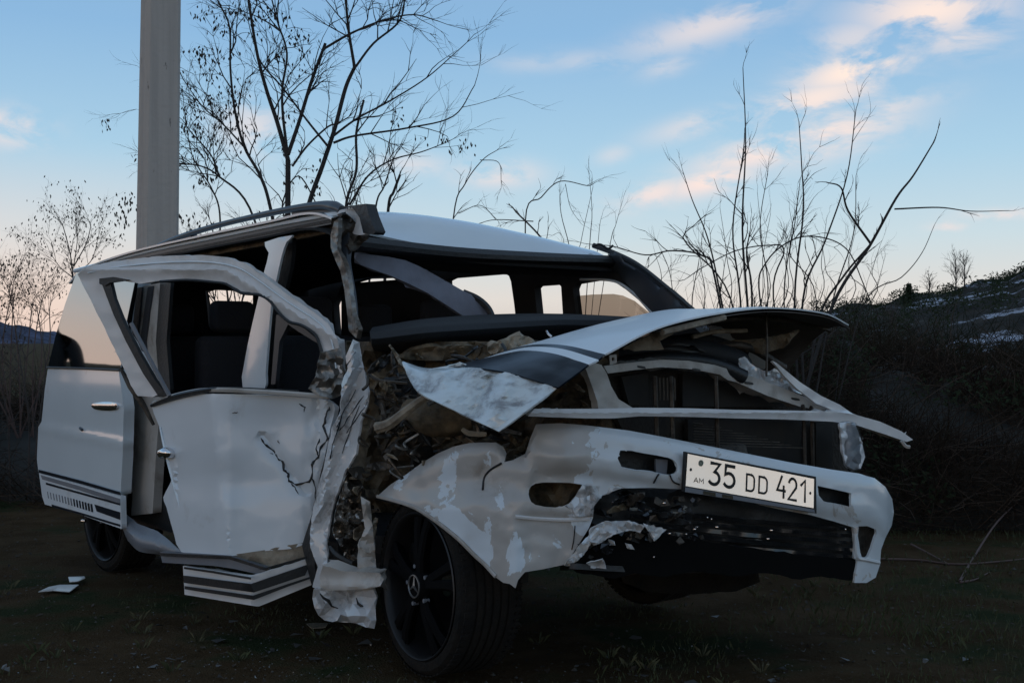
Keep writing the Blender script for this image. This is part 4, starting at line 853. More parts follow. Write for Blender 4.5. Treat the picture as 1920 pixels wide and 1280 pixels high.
# ---- front bumper and torn front wing (one sprung piece)
BZ = plan([(-.40, .02), (-.1, -.02), (.3, -.02), (.55, .03), (.72, .16), (.84, .42), (.92, .8), (.97, 1.15), (1.0, 1.45), (.98, 1.68), (.90, 1.86), (.80, 1.93)])
btop = [(700, 926), (760, 890), (820, 850), (880, 830), (930, 828), (950, 850), (985, 850), (1005, 795), (1100, 797), (1250, 820), (1400, 850), (1560, 880), (1640, 896), (1675, 930)]
bout = [(708, 929), (732, 908), (760, 890), (790, 868), (820, 850), (850, 837), (880, 830), (905, 829), (930, 829), (944, 838), (950, 850), (945, 866), (962, 862), (985, 850), (995, 820), (1005, 795), (1050, 793), (1100, 797), (1180, 807), (1250, 820), (1330, 836), (1400, 850), (1480, 866), (1560, 880), (1610, 887), (1640, 896), (1660, 912), (1673, 935), (1676, 960), (1672, 985), (1660, 1008), (1652, 1030), (1650, 1058), (1642, 1082), (1625, 1092), (1602, 1092), (1606, 1062), (1608, 1050), (1602, 1046), (1603, 1020), (1600, 988), (1560, 976), (1520, 965), (1460, 954), (1400, 940), (1340, 926), (1285, 917), (1220, 914), (1165, 915), (1130, 928), (1112, 948), (1112, 970), (1104, 990), (1090, 1012), (1075, 1035), (1058, 1058), (1020, 1066), (984, 1072), (972, 1086), (966, 1102), (956, 1094), (944, 1092), (930, 1082), (910, 1058), (890, 1040), (860, 1010), (820, 978), (780, 952), (740, 938)]
h1 = rnd([(1163, 844), (1210, 850), (1254, 858), (1268, 868), (1270, 882), (1258, 891), (1220, 884), (1166, 876)], 2)
h2_ = [(1533, 910), (1596, 924), (1596, 950), (1545, 940), (1535, 928)]
h3 = rnd([(992, 918), (1004, 906), (1040, 904), (1092, 908), (1082, 926), (1066, 944), (1040, 951), (1004, 946), (993, 934)], 2)
h4 = rnd([(1610, 986), (1642, 992), (1640, 1010), (1628, 1042), (1616, 1044), (1611, 1020)], 2)
def sst(a, b, x): q = max(0, min(1, (x - a) / (b - a))); return q * q * (3 - 2 * q)
def bd(x, y):
    t_ = interp(btop, x); r_ = .05 * math.exp(-max(0, y - t_) / 9); w = sst(950, 1060, x)
    r_ += w * (.030 * sst(75, 100, y - t_) - .012 * math.exp(-((y - t_ - 60) / 14) ** 2) + .010 * fbm(x, y, 60, 7))
    r_ += (1 - w) * (.022 * fbm(x, y, 90, 3) - .020 * math.exp(-((y - 930 - (x - 708) * .75) / 9) ** 2) - .03 * sst(900, 960, y))
    r_ += .018 * sst(956, 974, y) * sst(960, 1000, x) * (1 - sst(1110, 1150, x))
    r_ += .03 * math.exp(-(((x - 905) * .8 + (y - 890) * .3) / 9) ** 2) * math.exp(-((y - 885) / 26) ** 2)
    return r_
vo = Vector(van.location)
M['fender'] = paint('peeled_paint_wing', base=(.47, .455, .43), peel=(.64, .71, .76), plo=.60, pscale=4.0, dirt=(.26, .22, .17), lo=.56, hi=.70, ds=3.4, scr=.6, rough=.35, coat=.25,
    spots=[(at(x, y, BZ(x)) - vo, r_) for x, y, r_ in ((845, 890, .13), (890, 862, .12), (905, 870, .10), (860, 985, .10), (890, 1010, .09), (900, 1030, .08), (1035, 1020, .14), (1000, 1040, .10), (1085, 940, .12), (930, 955, .03), (1090, 985, .10))])
bumper = sheet('bumper_and_wing', bout, BZ, M['fender'], van, holes=[h1, h2_, h3, h4], res=7, th=.010, jag=.0, disp=bd, angle=32)
# right half of the bumper keeps its white paint
fm = M['fender']; bumper.data.materials.append(paint('bumper_paint', base=(.62, .66, .68), dirt=(.26, .24, .21), lo=.57, hi=.74, scr=.6, rough=.3, coat=.3, peel=(.45, .43, .40), plo=.60))
off = Vector(van.location)
for p in bumper.data.polygons:
    x, y = pxof(Vector(p.center) + off)
    if x + 30 * fbm(x, y, 40, 5) > 1110: p.material_index = 1
def lipline(P, r_=.006, m=None, n=2, name='bumper_edge', z=-.004):
    mesh(name, *tube_geo([at(q.x, q.y, BZ(q.x) + bd(q.x, q.y) + z) for q in [Vector(v) for v in catmull([Vector((a, b_, 0)) for a, b_ in P], n)]], r_, 6), m or M['fender'], bumper)
lipline([(708, 930), (740, 938), (780, 952), (820, 978), (860, 1010), (890, 1040), (910, 1058), (930, 1080)], .008, M['support'], 4, 'wheel_arch_lip')
lipline([(966, 968), (1010, 972), (1060, 974), (1106, 972)], .007, M['frame'], 3, 'bumper_seam')
lipline([(1606, 988), (1604, 1018), (1608, 1044), (1622, 1048), (1648, 1054)], .008, bumper.data.materials[1], 3)
lipline([(905, 918), (908, 895), (920, 880), (940, 868)], .004, M['black'], 3, 'crack'); lipline([(1226, 905), (1232, 893), (1236, 888)], .003, M['black'], 3, 'crack'); lipline([(1256, 890), (1262, 902), (1274, 908)], .003, M['black'], 3, 'crack')
lipline([(1078, 985), (1076, 1010), (1072, 1030)], .002, M['black'], 3, 'crack')
sheet('vent_blank', [(1230, 860), (1252, 862), (1250, 888), (1230, 886)], lambda x, y: BZ(x) + .05, M['trim'], bumper, th=.01)
sheet('vent_backing', [(1150, 838), (1280, 858), (1280, 898), (1150, 885)], lambda x, y: BZ(x) + .12, M['black'], bumper, th=.01)
sheet('vent_backing', [(1525, 900), (1610, 915), (1610, 960), (1525, 945)], lambda x, y: BZ(x) + .10, M['black'], bumper, th=.01)
sheet('fog_lamp_backing', [(1604, 980), (1648, 985), (1645, 1050), (1605, 1050)], lambda x, y: BZ(x) + .12, M['dirtymetal'], bumper, th=.01)
sheet('fog_lamp_backing', [(985, 895), (1110, 898), (1100, 955), (985, 955)], lambda x, y: BZ(x) + .16, M['rust'], bumper, th=.01, disp=crum(.06, 20, 9))
sheet('torn_flap', [(1092, 908), (1165, 915), (1130, 928), (1114, 948), (1112, 968), (1072, 968), (1050, 955), (1068, 944), (1082, 926)], lambda x, y: BZ(x) + .03, M['crumple'], bumper, res=6, th=.004, disp=crum(.05, 26, 19), angle=22)
# lower black grille, valance and torn front
sheet('lower_grille', [(1118, 920), (1300, 915), (1604, 985), (1610, 1060), (1400, 1050), (1200, 1020), (1110, 980)], lambda x, y: BZ(x) + .16, M['black'], van, res=24, th=.02, disp=crum(.05, 40, 11))
for k in range(5):
    y0 = 950 + k * 13; y1 = 985 + k * 13
    sheet('grille_slat', [(1180 + k * 4, y0), (1400, y0 + 22), (1604, y1 + 4), (1604, y1 + 10), (1400, y0 + 30), (1180 + k * 4, y0 + 7)], lambda x, y: BZ(x) + .09, M['gloss'], van, res=16, th=.012, disp=crum(.02, 50, k + 50))
sheet('lower_valance', [(1062, 1058), (1080, 1034), (1110, 1000), (1180, 996), (1260, 1004), (1400, 1026), (1606, 1052), (1602, 1088), (1540, 1080), (1500, 1086), (1440, 1074), (1380, 1080), (1300, 1070), (1240, 1082), (1190, 1074), (1150, 1084), (1080, 1072)], lambda x, y: BZ(x) + .05, mat('valance_plastic', (.004, .004, .004), .85, spec=.08), van, res=12, th=.01, jag=1.5, disp=crum(.012, 60, 13))
loft('under_tray', [[(1070, 1055, 4.1), (1200, 1062, 4.25), (1400, 1064, 4.55), (1600, 1066, 4.95)], [(1050, 1060, 4.9), (1200, 1050, 5.0), (1400, 1045, 5.2), (1580, 1050, 5.5)]], M['black'], van, 6, 3, th=.02)
for k, P in enumerate(([(1108, 990), (1130, 978), (1180, 975), (1210, 985), (1200, 998), (1180, 994), (1150, 1002), (1130, 1015), (1112, 1022), (1104, 1008)], [(1206, 980), (1250, 992), (1238, 1004), (1226, 1014), (1218, 1000)], [(1172, 1018), (1184, 1020), (1190, 1030), (1176, 1028)], [(1140, 1012), (1152, 1014), (1154, 1022), (1142, 1022)], [(1062, 1056), (1076, 1042), (1100, 1030), (1094, 1040), (1074, 1054)], [(1100, 1056), (1130, 1046), (1136, 1066), (1108, 1064)])):
    sheet('torn_paint', P, lambda x, y: BZ(x) - .005, M['crumple'], van, res=5, th=.003, jag=1.5, disp=crum(.05, 18, 60 + k))
sheet('torn_paint', [(1058, 1060), (1076, 1036), (1098, 1008), (1116, 990), (1140, 980), (1128, 996), (1112, 1012), (1102, 1030), (1086, 1048), (1072, 1060)], lambda x, y: BZ(x) - .004, M['fender'], bumper, res=5, th=.003, jag=1.5, disp=crum(.03, 18, 77))
rr_ = random.Random(3)
for k in range(60):   # broken plastic shards hanging at the torn edge
    x = rr_.uniform(1085, 1320); y = 1030 - (x - 1085) * .30 + rr_.uniform(-22, 26) if x < 1200 else rr_.uniform(935, 1015); s_ = rr_.uniform(4, 14); a = rr_.uniform(0, 3.1)
    P = [(x + s_ * math.cos(a + q) * rr_.uniform(.6, 1), y + s_ * .7 * math.sin(a + q)) for q in (0, 1.3, 2.6, 4.2)]
    sheet('plastic_shard', P, lambda x, y, k=k: BZ(x) + rr_.uniform(.0, .02) + .02 * math.sin(k), M[rr_.choice(['gloss', 'gloss', 'black', 'dirtymetal', 'trim'])], van, res=30, th=.004)
for (x, y) in ((1306, 988), (1302, 992), (1286, 1001), (1255, 1000), (1326, 970), (1334, 973), (1344, 988), (1446, 994), (1440, 1010), (1585, 992), (1225, 1044), (1304, 943), (1245, 943), (1198, 997), (1193, 1000), (1205, 993)):
    box('plastic_glint', at(x, y, BZ(x) + .03), .012, .006, .008, M['chrome'], van, rr_.uniform(0, 3), .002)
sheet('arch_liner_and_shade', [(1160, 1050), (1420, 1050), (1425, 1090), (1380, 1108), (1300, 1114), (1220, 1110), (1170, 1092)], front(.42), M['rubber'], van, res=14, th=.008, jag=1.5, disp=crum(.04, 30, 7))  # added dark sheet standing in for deep shade, hides the far front wheel
# ---- number plate
PTL, PTR, PBR, PBL = (1283, 846), (1528, 893), (1529, 962), (1279, 921)
pz = lambda px: 1 / ((1 / (BZ(1283) - .03)) + ((1 / (BZ(1528) - .03)) - (1 / (BZ(1283) - .03))) * (px - 1283) / 245)
c4 = [at(x, y, pz(x)) for x, y in (PTL, PTR, PBR, PBL)]
nrm = (c4[1] - c4[0]).cross(c4[3] - c4[0]).normalized(); nrm = -nrm if nrm.dot(c4[0]) > 0 else nrm
def quadp(C, s, t_, lift=0): return (C[0] * (1 - s) + C[1] * s) * (1 - t_) + (C[3] * (1 - s) + C[2] * s) * t_ + nrm * lift
plate = mesh('number_plate', c4, [(0, 1, 2, 3)], M['black'], van, False); solid(plate, .012, 0)
inn = [at(x, y, pz(x)) for x, y in ((1286.6, 850), (1523.3, 897), (1522.5, 951.5), (1282.8, 910))]
pm = mat('plate_face', (.93, .90, .84), .30, 0, coat=.3, col2=(.86, .80, .70), vscale=5); t = pm.node_tree; b = t.nodes['Principled BSDF']
# reflective number-plate sheeting: part of the light goes back the way it came, wherever it is seen from
gl_ = t.nodes.new('ShaderNodeBsdfGlossy'); gl_.inputs['Roughness'].default_value = .25; gl_.inputs['Color'].default_value = (.95, .92, .86, 1); ge_ = t.nodes.new('ShaderNodeNewGeometry'); t.links.new(ge_.outputs['Incoming'], gl_.inputs['Normal'])
mx_ = t.nodes.new('ShaderNodeMixShader'); mx_.inputs[0].default_value = .6; t.links.new(b.outputs[0], mx_.inputs[1]); t.links.new(gl_.outputs[0], mx_.inputs[2]); t.links.new(mx_.outputs[0], t.nodes['Material Output'].inputs[0])
mesh('plate_face', [q + nrm * .0085 for q in inn], [(0, 1, 2, 3)], pm, plate, False)
lowr = [at(x, y, pz(x)) for x, y in ((1281.5, 912), (1523, 954), (1525, 960), (1281, 921))]
mesh('plate_holder_lip', [q + nrm * .0095 for q in lowr], [(0, 1, 2, 3)], M['trim'], plate, False)
for (a_, b_) in ((.13, .22), (.27, .35)): mesh('holder_glint', [quadp(lowr, a_, .1, .0115), quadp(lowr, b_, .1, .0115), quadp(lowr, b_, .9, .0115), quadp(lowr, a_, .9, .0115)], [(0, 1, 2, 3)], M['chrome'], plate, False)
def arc(cx, cy, rx, ry, a0, a1, n=12): return [(cx + rx * math.cos(R(a0 + (a1 - a0) * i / n)), cy - ry * math.sin(R(a0 + (a1 - a0) * i / n))) for i in range(n + 1)]
G = {'3': [[(0.05, .04), (.92, .04), (.45, .42)] + arc(.42, .71, .50, .29, 80, -150)], '5': [[(.95, .04), (.12, .04), (.08, .45)] + arc(.42, .68, .50, .31, 115, -150)],
     'D': [[(.05, .03), (.55, .03)] + arc(.55, .30, .40, .27, 90, 0, 6) + arc(.55, .70, .40, .27, 0, -90, 6) + [(.05, .97), (.05, .03)]],
     '4': [[(.55, .0), (.05, .66), (.98, .66)], [(.74, .42), (.74, 1.0)]], '2': [arc(.5, .30, .42, .28, 170, -25) + [(.05, .97), (1.0, .97)]], '1': [[(.1, .28), (.72, .02), (.72, 1.0)]],
     'A': [[(0, 1), (.5, 0), (1, 1)], [(.2, .65), (.8, .65)]], 'M': [[(0, 1), (0, 0), (.5, .6), (1, 0), (1, 1)]]}
AS = (c4[1] - c4[0]).length / (c4[3] - c4[0]).length
ink = mat('plate_ink', (.01, .01, .01), .5)
def glyph(ch, s0, s1, t0, t1, w_, nm='character'):
    V = []; Fc = []
    asp = ((inn[1] - inn[0]).length * (s1 - s0)) / ((inn[3] - inn[0]).length * (t1 - t0)); hh = (inn[3] - inn[0]).length * (t1 - t0)
    for st in G[ch]:
        P = [Vector((x * asp * hh, y * hh)) for x, y in st]; n = len(P); closed = (P[0] - P[-1]).length < 1e-6
        L_ = []
        for i in range(n):
            a_ = P[i - 1] if i else (P[-2] if closed else P[0] * 2 - P[1]); c_ = P[i + 1] if i < n - 1 else (P[1] if closed else P[-1] * 2 - P[-2])
            d1 = (P[i] - a_).normalized(); d2 = (c_ - P[i]).normalized(); d = (d1 + d2); d = d.normalized() if d.length > .1 else d1
            m_ = Vector((-d.y, d.x)); k = min(1.6, 1 / max(.4, abs(m_.dot(Vector((-d1.y, d1.x)))))); L_.append((P[i] + m_ * w_ * k, P[i] - m_ * w_ * k))
        base = len(V)
        for p, q in L_:
            for z in (p, q): V.append(quadp(inn, s0 + (s1 - s0) * z.x / (asp * hh), t0 + (t1 - t0) * z.y / hh, .0105))
        for i in range(n - 1): Fc.append((base + 2 * i, base + 2 * i + 1, base + 2 * i + 3, base + 2 * i + 2))
    mesh(nm, V, Fc, ink, plate, False)
for ch, s0, s1, t0, t1, w_ in (('3', .165, .248, .11, .80, .0062), ('5', .277, .363, .10, .81, .0062), ('D', .447, .513, .26, .82, .0042), ('D', .545, .615, .26, .82, .0042), ('4', .690, .766, .10, .86, .0052), ('2', .782, .856, .12, .87, .0052), ('1', .878, .940, .11, .87, .0052), ('A', .054, .085, .69, .84, .0016), ('M', .094, .124, .69, .84, .0016)):
    glyph(ch, s0, s1, t0, t1, w_)
def disc(s, t_, r_, m, nm):
    ex = (inn[1] - inn[0]).normalized(); ey = nrm.cross(ex); c_ = quadp(inn, s, t_, .0105); V = [c_] + [c_ + (ex * math.cos(k * .5236) + ey * math.sin(k * .5236)) * r_ for k in range(12)]
    mesh(nm, V, [(0, k + 1, (k + 1) % 12 + 1) for k in range(12)], m, plate, False)
disc(.027, .47, .0058, ink, 'plate_bolt'); disc(.967, .51, .0058, ink, 'plate_bolt'); disc(.098, .21, .012, mat('plate_seal', (.30, .33, .26), .5), 'plate_emblem')
V = []; Fc = []; ex = (inn[1] - inn[0]).normalized(); ey = nrm.cross(ex); c_ = quadp(inn, .098, .21, .0112)
tube_geo([c_ + (ex * math.cos(k * .5236) + ey * math.sin(k * .5236)) * .008 for k in range(13)], .001, 4, V, Fc); tube_geo([c_ - ey * .006, c_ + ey * .006], .0012, 4, V, Fc); mesh('plate_emblem_ring', V, Fc, M['trimd'], plate)
# ---- radiator support frame
UZ = front(.66)
UZ2 = lambda x, y=0: UZ(x) - .02
ub = sheet('upper_crossmember', [(1132, 686), (1160, 682), (1240, 674), (1290, 676), (1340, 684), (1400, 702), (1460, 724), (1510, 744), (1552, 764), (1545, 770), (1500, 762), (1440, 742), (1380, 716), (1364, 712), (1350, 702), (1300, 692), (1240, 688), (1185, 694), (1140, 700)], UZ, M['support'], van, res=6, th=.06, disp=lambda x, y: .006 * fbm(x, y, 20, 4))
for (x, y) in ((1203, 687), (1306, 692), (1405, 717), (1492, 747)):
    sheet('bolt_slot', rnd([(x - 7, y - 2), (x + 6, y), (x + 7, y + 4), (x - 6, y + 2)], 2), lambda a, b_: UZ(a) - .003, M['black'], ub, res=8, th=.002)
sheet('crossmember_tab', [(1143, 666), (1156, 664), (1157, 680), (1144, 684)], lambda x, y: UZ(x) - .01, M['support'], ub, th=.005, holes=[[(1147, 670), (1152, 670), (1152, 676), (1147, 676)]], res=4)
lb = sheet('grille_crossmember', [(1002, 766), (1060, 766), (1118, 766), (1200, 764), (1290, 765), (1380, 768), (1470, 769), (1560, 771), (1600, 776), (1650, 790), (1690, 808), (1712, 824), (1700, 828), (1660, 814), (1610, 798), (1560, 790), (1470, 786), (1380, 784), (1290, 781), (1200, 780), (1150, 784), (1100, 784), (1040, 782), (990, 780)], lambda x, y: front(.74)(x) - (.0 if x < 1600 else (x - 1600) * .0006), M['frame'], van, res=7, th=.05, disp=lambda x, y: -.012 * math.exp(-((y - 773) / 5) ** 2) + .004 * fbm(x, y, 20, 4))
sheet('support_bracket', [(1098, 690), (1112, 678), (1128, 684), (1138, 700), (1146, 724), (1160, 748), (1186, 764), (1160, 782), (1124, 782), (1120, 752), (1108, 718)], lambda x, y: UZ(x) - .06, M['support'], van, res=7, th=.03, disp=crum(.02, 30, 5))
sheet('support_strut', [(1448, 676), (1456, 680), (1500, 716), (1540, 742), (1574, 758), (1600, 776), (1570, 772), (1530, 756), (1494, 728), (1470, 704)], lambda x, y: UZ(x) - .08, M['frame'], van, res=7, th=.012, disp=crum(.02, 20, 8))
sheet('torn_metal', [(1385, 672), (1396, 668), (1412, 684), (1424, 690), (1440, 696), (1452, 690), (1470, 704), (1500, 720), (1520, 744), (1500, 738), (1450, 724), (1410, 708), (1388, 700)], lambda x, y: UZ(x) + .06, M['crumple'], van, res=6, th=.003, jag=1.5, disp=crum(.06, 14, 33), angle=20)
tube('stay_rod', [(1436, 578, 4.9), (1438, 640, 4.85), (1437, 705, 4.8)], .0045, M['dirtymetal'], van, 6)
# radiator panels and black guts
sheet('radiator', [(1136, 700), (1240, 690), (1350, 704), (1440, 740), (1560, 772), (1590, 790), (1592, 900), (1400, 860), (1250, 830), (1170, 812), (1150, 770)], lambda x, y: front(.50)(x), mat('radiator', (.012, .010, .008), .85, .0, bump=.4, bscale=60, col2=(.030, .022, .014), vscale=3), van, res=20, th=.03)
rcm = mat('fan_shroud', (.020, .016, .011), .8, col2=(.010, .009, .008), vscale=6)
for P in ([(1280, 700), (1340, 706), (1340, 762), (1280, 762)], [(1345, 708), (1440, 742), (1480, 762), (1345, 763)], [(1290, 786), (1340, 786), (1340, 838), (1290, 830)], [(1345, 786), (1500, 790), (1500, 868), (1345, 840)], [(1530, 792), (1560, 794), (1560, 886), (1530, 878)], [(1165, 706), (1215, 698), (1215, 760), (1180, 760)]):
    sheet('shroud_panel', P, lambda x, y: front(.54)(x), rcm, van, res=18, th=.02, disp=crum(.015, 30, 3))
for x in (1342, 1505, 1520, 1258, 1228): tube('radiator_strut', [(x, 705 + max(0, x - 1350) * .35, UZ(x) - .05), (x + 2, 775, UZ(x) - .04), (x + 4, 815 + (x - 1170) * .19, UZ(x) - .03)], .009, M['dirtymetal'], van, 5)
for k in range(9): tube('cooling_tube', [(1300, 792 + k * 5.2, front(.56)(1300) - .03), (1330 + k * 22, 794 + k * 5.4 + 2, front(.56)(1380) - .03)], .0022, M['dirtymetal'], van, 4)
for k in range(6): tube('radiator_fin', [(1230 + k * 7, 708, UZ(1230) + .06), (1231 + k * 7, 750, UZ(1230) + .06)], .004, M['dirtymetal'], van, 4)
# headlamp on the far side
hl = sheet('headlamp', rnd([(1572, 792), (1604, 792), (1618, 820), (1626, 850), (1622, 874), (1606, 884), (1588, 878), (1580, 850), (1576, 820)], 3), lambda x, y: front(.80)(x) - .05, M['clearglass'], van, res=7, th=0, disp=lambda x, y: .10 * ((x - 1600) / 26) ** 2)
sheet('lamp_reflector', [(1574, 792), (1602, 792), (1608, 806), (1616, 828), (1622, 856), (1614, 878), (1600, 880), (1586, 872), (1580, 846), (1577, 818)], lambda x, y: front(.80)(x) - .02, M['lampin'], hl, res=7, th=.01, disp=crum(.05, 16, 5))
sheet('lamp_housing', [(1572, 788), (1604, 788), (1616, 820), (1622, 854), (1612, 880), (1596, 884), (1584, 868), (1576, 830)], lambda x, y: front(.70)(x) + .04, M['trimd'], hl, res=14, th=.01)
tube('torn_clip', [(1690, 826, 4.98), (1698, 836, 4.98), (1706, 838, 4.98)], .008, M['support'], van, 5)
# ---- bonnet: lengthwise curves, rear to front, creased up in the middle and folded down at the near corner
C = [[(755, 677, 4.35), (768, 712, 4.22), (790, 738, 4.12), (850, 768, 4.0), (935, 809, 3.84)], [(800, 692, 4.42), (852, 688, 4.28), (900, 690, 4.15), (960, 700, 4.02), (1046, 726, 3.88)],
     [(900, 674, 4.62), (940, 664, 4.45), (985, 657, 4.3), (1040, 663, 4.12), (1104, 683, 3.95)], [(915, 669, 4.66), (955, 657, 4.48), (1000, 650, 4.33), (1055, 654, 4.15), (1122, 674, 3.97)],
     [(925, 665, 4.70), (965, 652, 4.52), (1010, 645, 4.37), (1065, 648, 4.18), (1134, 664, 3.99)], [(1150, 601, 5.15), (1165, 600, 4.95), (1185, 601, 4.7), (1205, 606, 4.45), (1232, 614, 4.12)],
     [(1300, 581, 5.45), (1312, 579, 5.25), (1326, 579, 4.95), (1336, 582, 4.65), (1348, 586, 4.35)], [(1352, 648, 5.7), (1372, 612, 5.5), (1398, 586, 5.2), (1425, 576, 4.9), (1450, 576, 4.62)],
     [(1430, 690, 5.85), (1452, 650, 5.65), (1480, 612, 5.4), (1515, 590, 5.15), (1545, 586, 4.92)], [(1466, 700, 5.95), (1496, 660, 5.8), (1528, 625, 5.55), (1562, 604, 5.3), (1592, 608, 5.1)]]
def bo(x, y): return .012 * fbm(x, y, 60, 3)
bon = loft('bonnet', C[4:], M['paint'], van, 8, 8, disp=bo, th=.006)
loft('bonnet_corner', C[:2], M['flap'], bon, 12, 16, disp=lambda x, y: .035 * fbm(x, y, 40, 6) + .03 * abs(math.sin((x + y * .6) / 26)) + .05 * math.exp(-abs((x - 905) - (y - 730) * -.5) / 10) * (1 if y > 705 else 0) - .03 * math.exp(-((x - 830) / 14) ** 2) , th=.006, angle=28)
loft('bonnet_stripe', C[1:3], M['navy'], bon, 10, 10, disp=lambda x, y: .014 * fbm(x, y, 30, 6), th=.006)
loft('bonnet_stripe', C[2:4], M['paint'], bon, 10, 2, th=.006)
loft('bonnet_stripe', C[3:5], M['navy'], bon, 10, 2, th=.006)
sheet('bonnet_edge_shred', [(800, 692), (850, 684), (862, 678), (884, 690), (856, 700), (815, 702)], lambda x, y: 4.3, M['flap'], bon, res=6, th=.004, disp=crum(.04, 20, 5))
# underside liner and ribs
loft('bonnet_liner', [[(x + (6 if i > 4 else 2), y + 7, z + .03) for i, (x, y, z) in enumerate(c)] for c in C[5:]], M['liner'], bon, 6, 6, th=.004)
for k in (0, 1): tube('bonnet_rib', [tuple(Vector(C[5][3 + k]) * (1 - s) + Vector(C[6][3 + k]) * s + Vector((10, 9, .04))) for s in (0, .5, 1)], .012, M['tan'], bon, 6)
tube('bonnet_rib', [(1290, 612, 4.75), (1350, 600, 4.85), (1420, 596, 5.0), (1500, 604, 5.25), (1556, 618, 5.4)], .012, M['dirtymetal'], bon, 6)
tube('bonnet_rib', [(1298, 632, 4.9), (1340, 622, 5.0), (1400, 620, 5.1)], .010, M['tan'], bon, 6)
sheet('bonnet_inner_fold', [(1168, 652), (1215, 628), (1262, 608), (1272, 606), (1262, 626), (1236, 640), (1245, 655), (1190, 658)], lambda x, y: 4.35, M['tan'], bon, res=10, th=.01, disp=crum(.03, 30, 3))
sheet('bonnet_inner_fold', [(1360, 640), (1430, 634), (1500, 620), (1470, 650), (1430, 664), (1380, 655)], lambda x, y: 5.0, M['rust'], bon, res=10, th=.01, disp=crum(.05, 30, 4))
# engine bay parts under the bonnet: ducts and hoses
for P, r_, m in (([(1140, 668, 4.9), (1220, 660, 4.9), (1300, 655, 4.95), (1380, 676, 5.0), (1390, 700, 5.0)], .05, 'dash'), ([(1250, 645, 5.1), (1320, 640, 5.1), (1400, 665, 5.1)], .035, 'dash'), ([(1160, 682, 4.7), (1240, 672, 4.7), (1330, 680, 4.75), (1395, 706, 4.8)], .03, 'black'), ([(1330, 650, 5.0), (1400, 650, 5.0), (1470, 690, 5.1)], .018, 'dirtymetal')):
    tube('hose', P, r_, M[m], van, 10)
for k in range(10):
    P = [(1165 + rr_.uniform(-10, 200), 650 + rr_.uniform(0, 30), 4.9) for _ in range(2)]
    tube('cable', [P[0], ((P[0][0] + P[1][0]) / 2, P[0][1] + rr_.uniform(-14, 14), 4.85), P[1]], .005, M['black'], van, 4)
# ---- crushed engine bay seen between the wing and the bonnet corner
sheet('inner_wing', [(650, 640), (1160, 640), (1160, 800), (1010, 960), (700, 960), (660, 880)], lambda x, y: 5.05 - max(0, (x - 700)) * .0009, M['rust'], van, res=14, th=.01, disp=crum(.22, 60, 71, .5), angle=24)
def scrap(n, x0, x1, y0, y1, z0, z1, ms, rng, smin=12, smax=50, elong=.45, hor=True):
    for k in range(n):
        x = rng.uniform(x0, x1); y = rng.uniform(y0, y1); l = rng.uniform(smin, smax); w_ = l * rng.uniform(.15, elong); a = rng.gauss(-.15, .45) if hor else rng.uniform(0, 3.1)
        e = Vector((math.cos(a), math.sin(a))); f = Vector((-e.y, e.x)); n_ = 6; up_ = []; dn = []
        for i in range(n_ + 1):
            t_ = i / n_ * 2 - 1; q = Vector((x, y)) + e * l * t_; ww = w_ * (1 - t_ * t_ * .6) * rng.uniform(.6, 1.2); up_.append(q + f * ww); dn.append(q - f * ww)
        Zc = rng.uniform(z0, z1) ; sl = rng.uniform(-.004, .004); sd_ = rng.randint(0, 99)
        sheet('mangled_panel', [(p.x, p.y) for p in up_ + dn[::-1]], lambda xx, yy: Zc + (xx - x) * sl, M[rng.choice(ms)], van, res=max(6, w_ * .6), th=.006, disp=crum(.06, 18, sd_), angle=22)
rb = random.Random(17)
scrap(26, 700, 990, 750, 890, 4.62, 4.85, ['rust', 'rust', 'dirtymetal', 'tan', 'dirtymetal'], rb, 14, 60, .35)
scrap(16, 706, 800, 650, 790, 4.6, 4.85, ['rust', 'dirtymetal', 'dirtymetal', 'trimd', 'black'], rb, 10, 34, .5, False)
scrap(10, 668, 700, 860, 1000, 4.72, 4.85, ['rust', 'tan', 'dirtymetal', 'steel'], rb, 10, 30, .5, False)
scrap(30, 690, 960, 740, 850, 4.58, 4.74, ['rust', 'dirtymetal', 'tan', 'trimd', 'steel', 'black'], rb, 8, 46, .16)
scrap(24, 704, 790, 660, 860, 4.5, 4.68, ['rust', 'dirtymetal', 'steel', 'black', 'tan'], rb, 6, 26, .22, False)
scrap(8, 1040, 1125, 700, 765, 4.4, 4.6, ['tan', 'rust', 'dirtymetal'], rb, 10, 26, .5, False)
scrap(7, 900, 1000, 820, 860, 4.45, 4.6, ['tan', 'rust', 'dirtymetal'], rb, 10, 30, .4)
scrap(10, 1125, 1300, 925, 985, 4.15, 4.3, ['rust', 'dirtymetal', 'black', 'gloss'], rb, 10, 30, .4)
tube('bent_bracket', [(706, 802, 4.35), (730, 795, 4.33), (760, 772, 4.30), (790, 750, 4.30), (805, 742, 4.3)], [.022, .020, .018, .016, .010], M['tan'], van, 7)
tube('crushed_canister', [(765, 770, 4.55), (800, 780, 4.5), (850, 782, 4.5), (880, 775, 4.5)], [.05, .075, .075, .06], M['rust'], van, 10)
tube('bent_bracket', [(866, 804, 4.2), (880, 812, 4.2), (912, 814, 4.2)], [.008, .011, .009], M['tan'], van, 6)
for k in range(26):
    x, y = rb.uniform(670, 980), rb.uniform(660, 880); P = [(x, y, rb.uniform(4.35, 4.6))]
    for i in range(4): P.append((P[-1][0] + rb.gauss(6, 18), P[-1][1] + rb.gauss(0, 14), P[-1][2] + rb.uniform(-.04, .04)))
    if not all(inpoly(p[0], p[1], [(660, 640), (1000, 640), (1000, 830), (700, 930), (660, 900)]) for p in P): continue
    tube('cable', P, rb.uniform(.003, .009), M[rb.choice(['black', 'black', 'dirtymetal', 'steel'])], van, 5, 4)
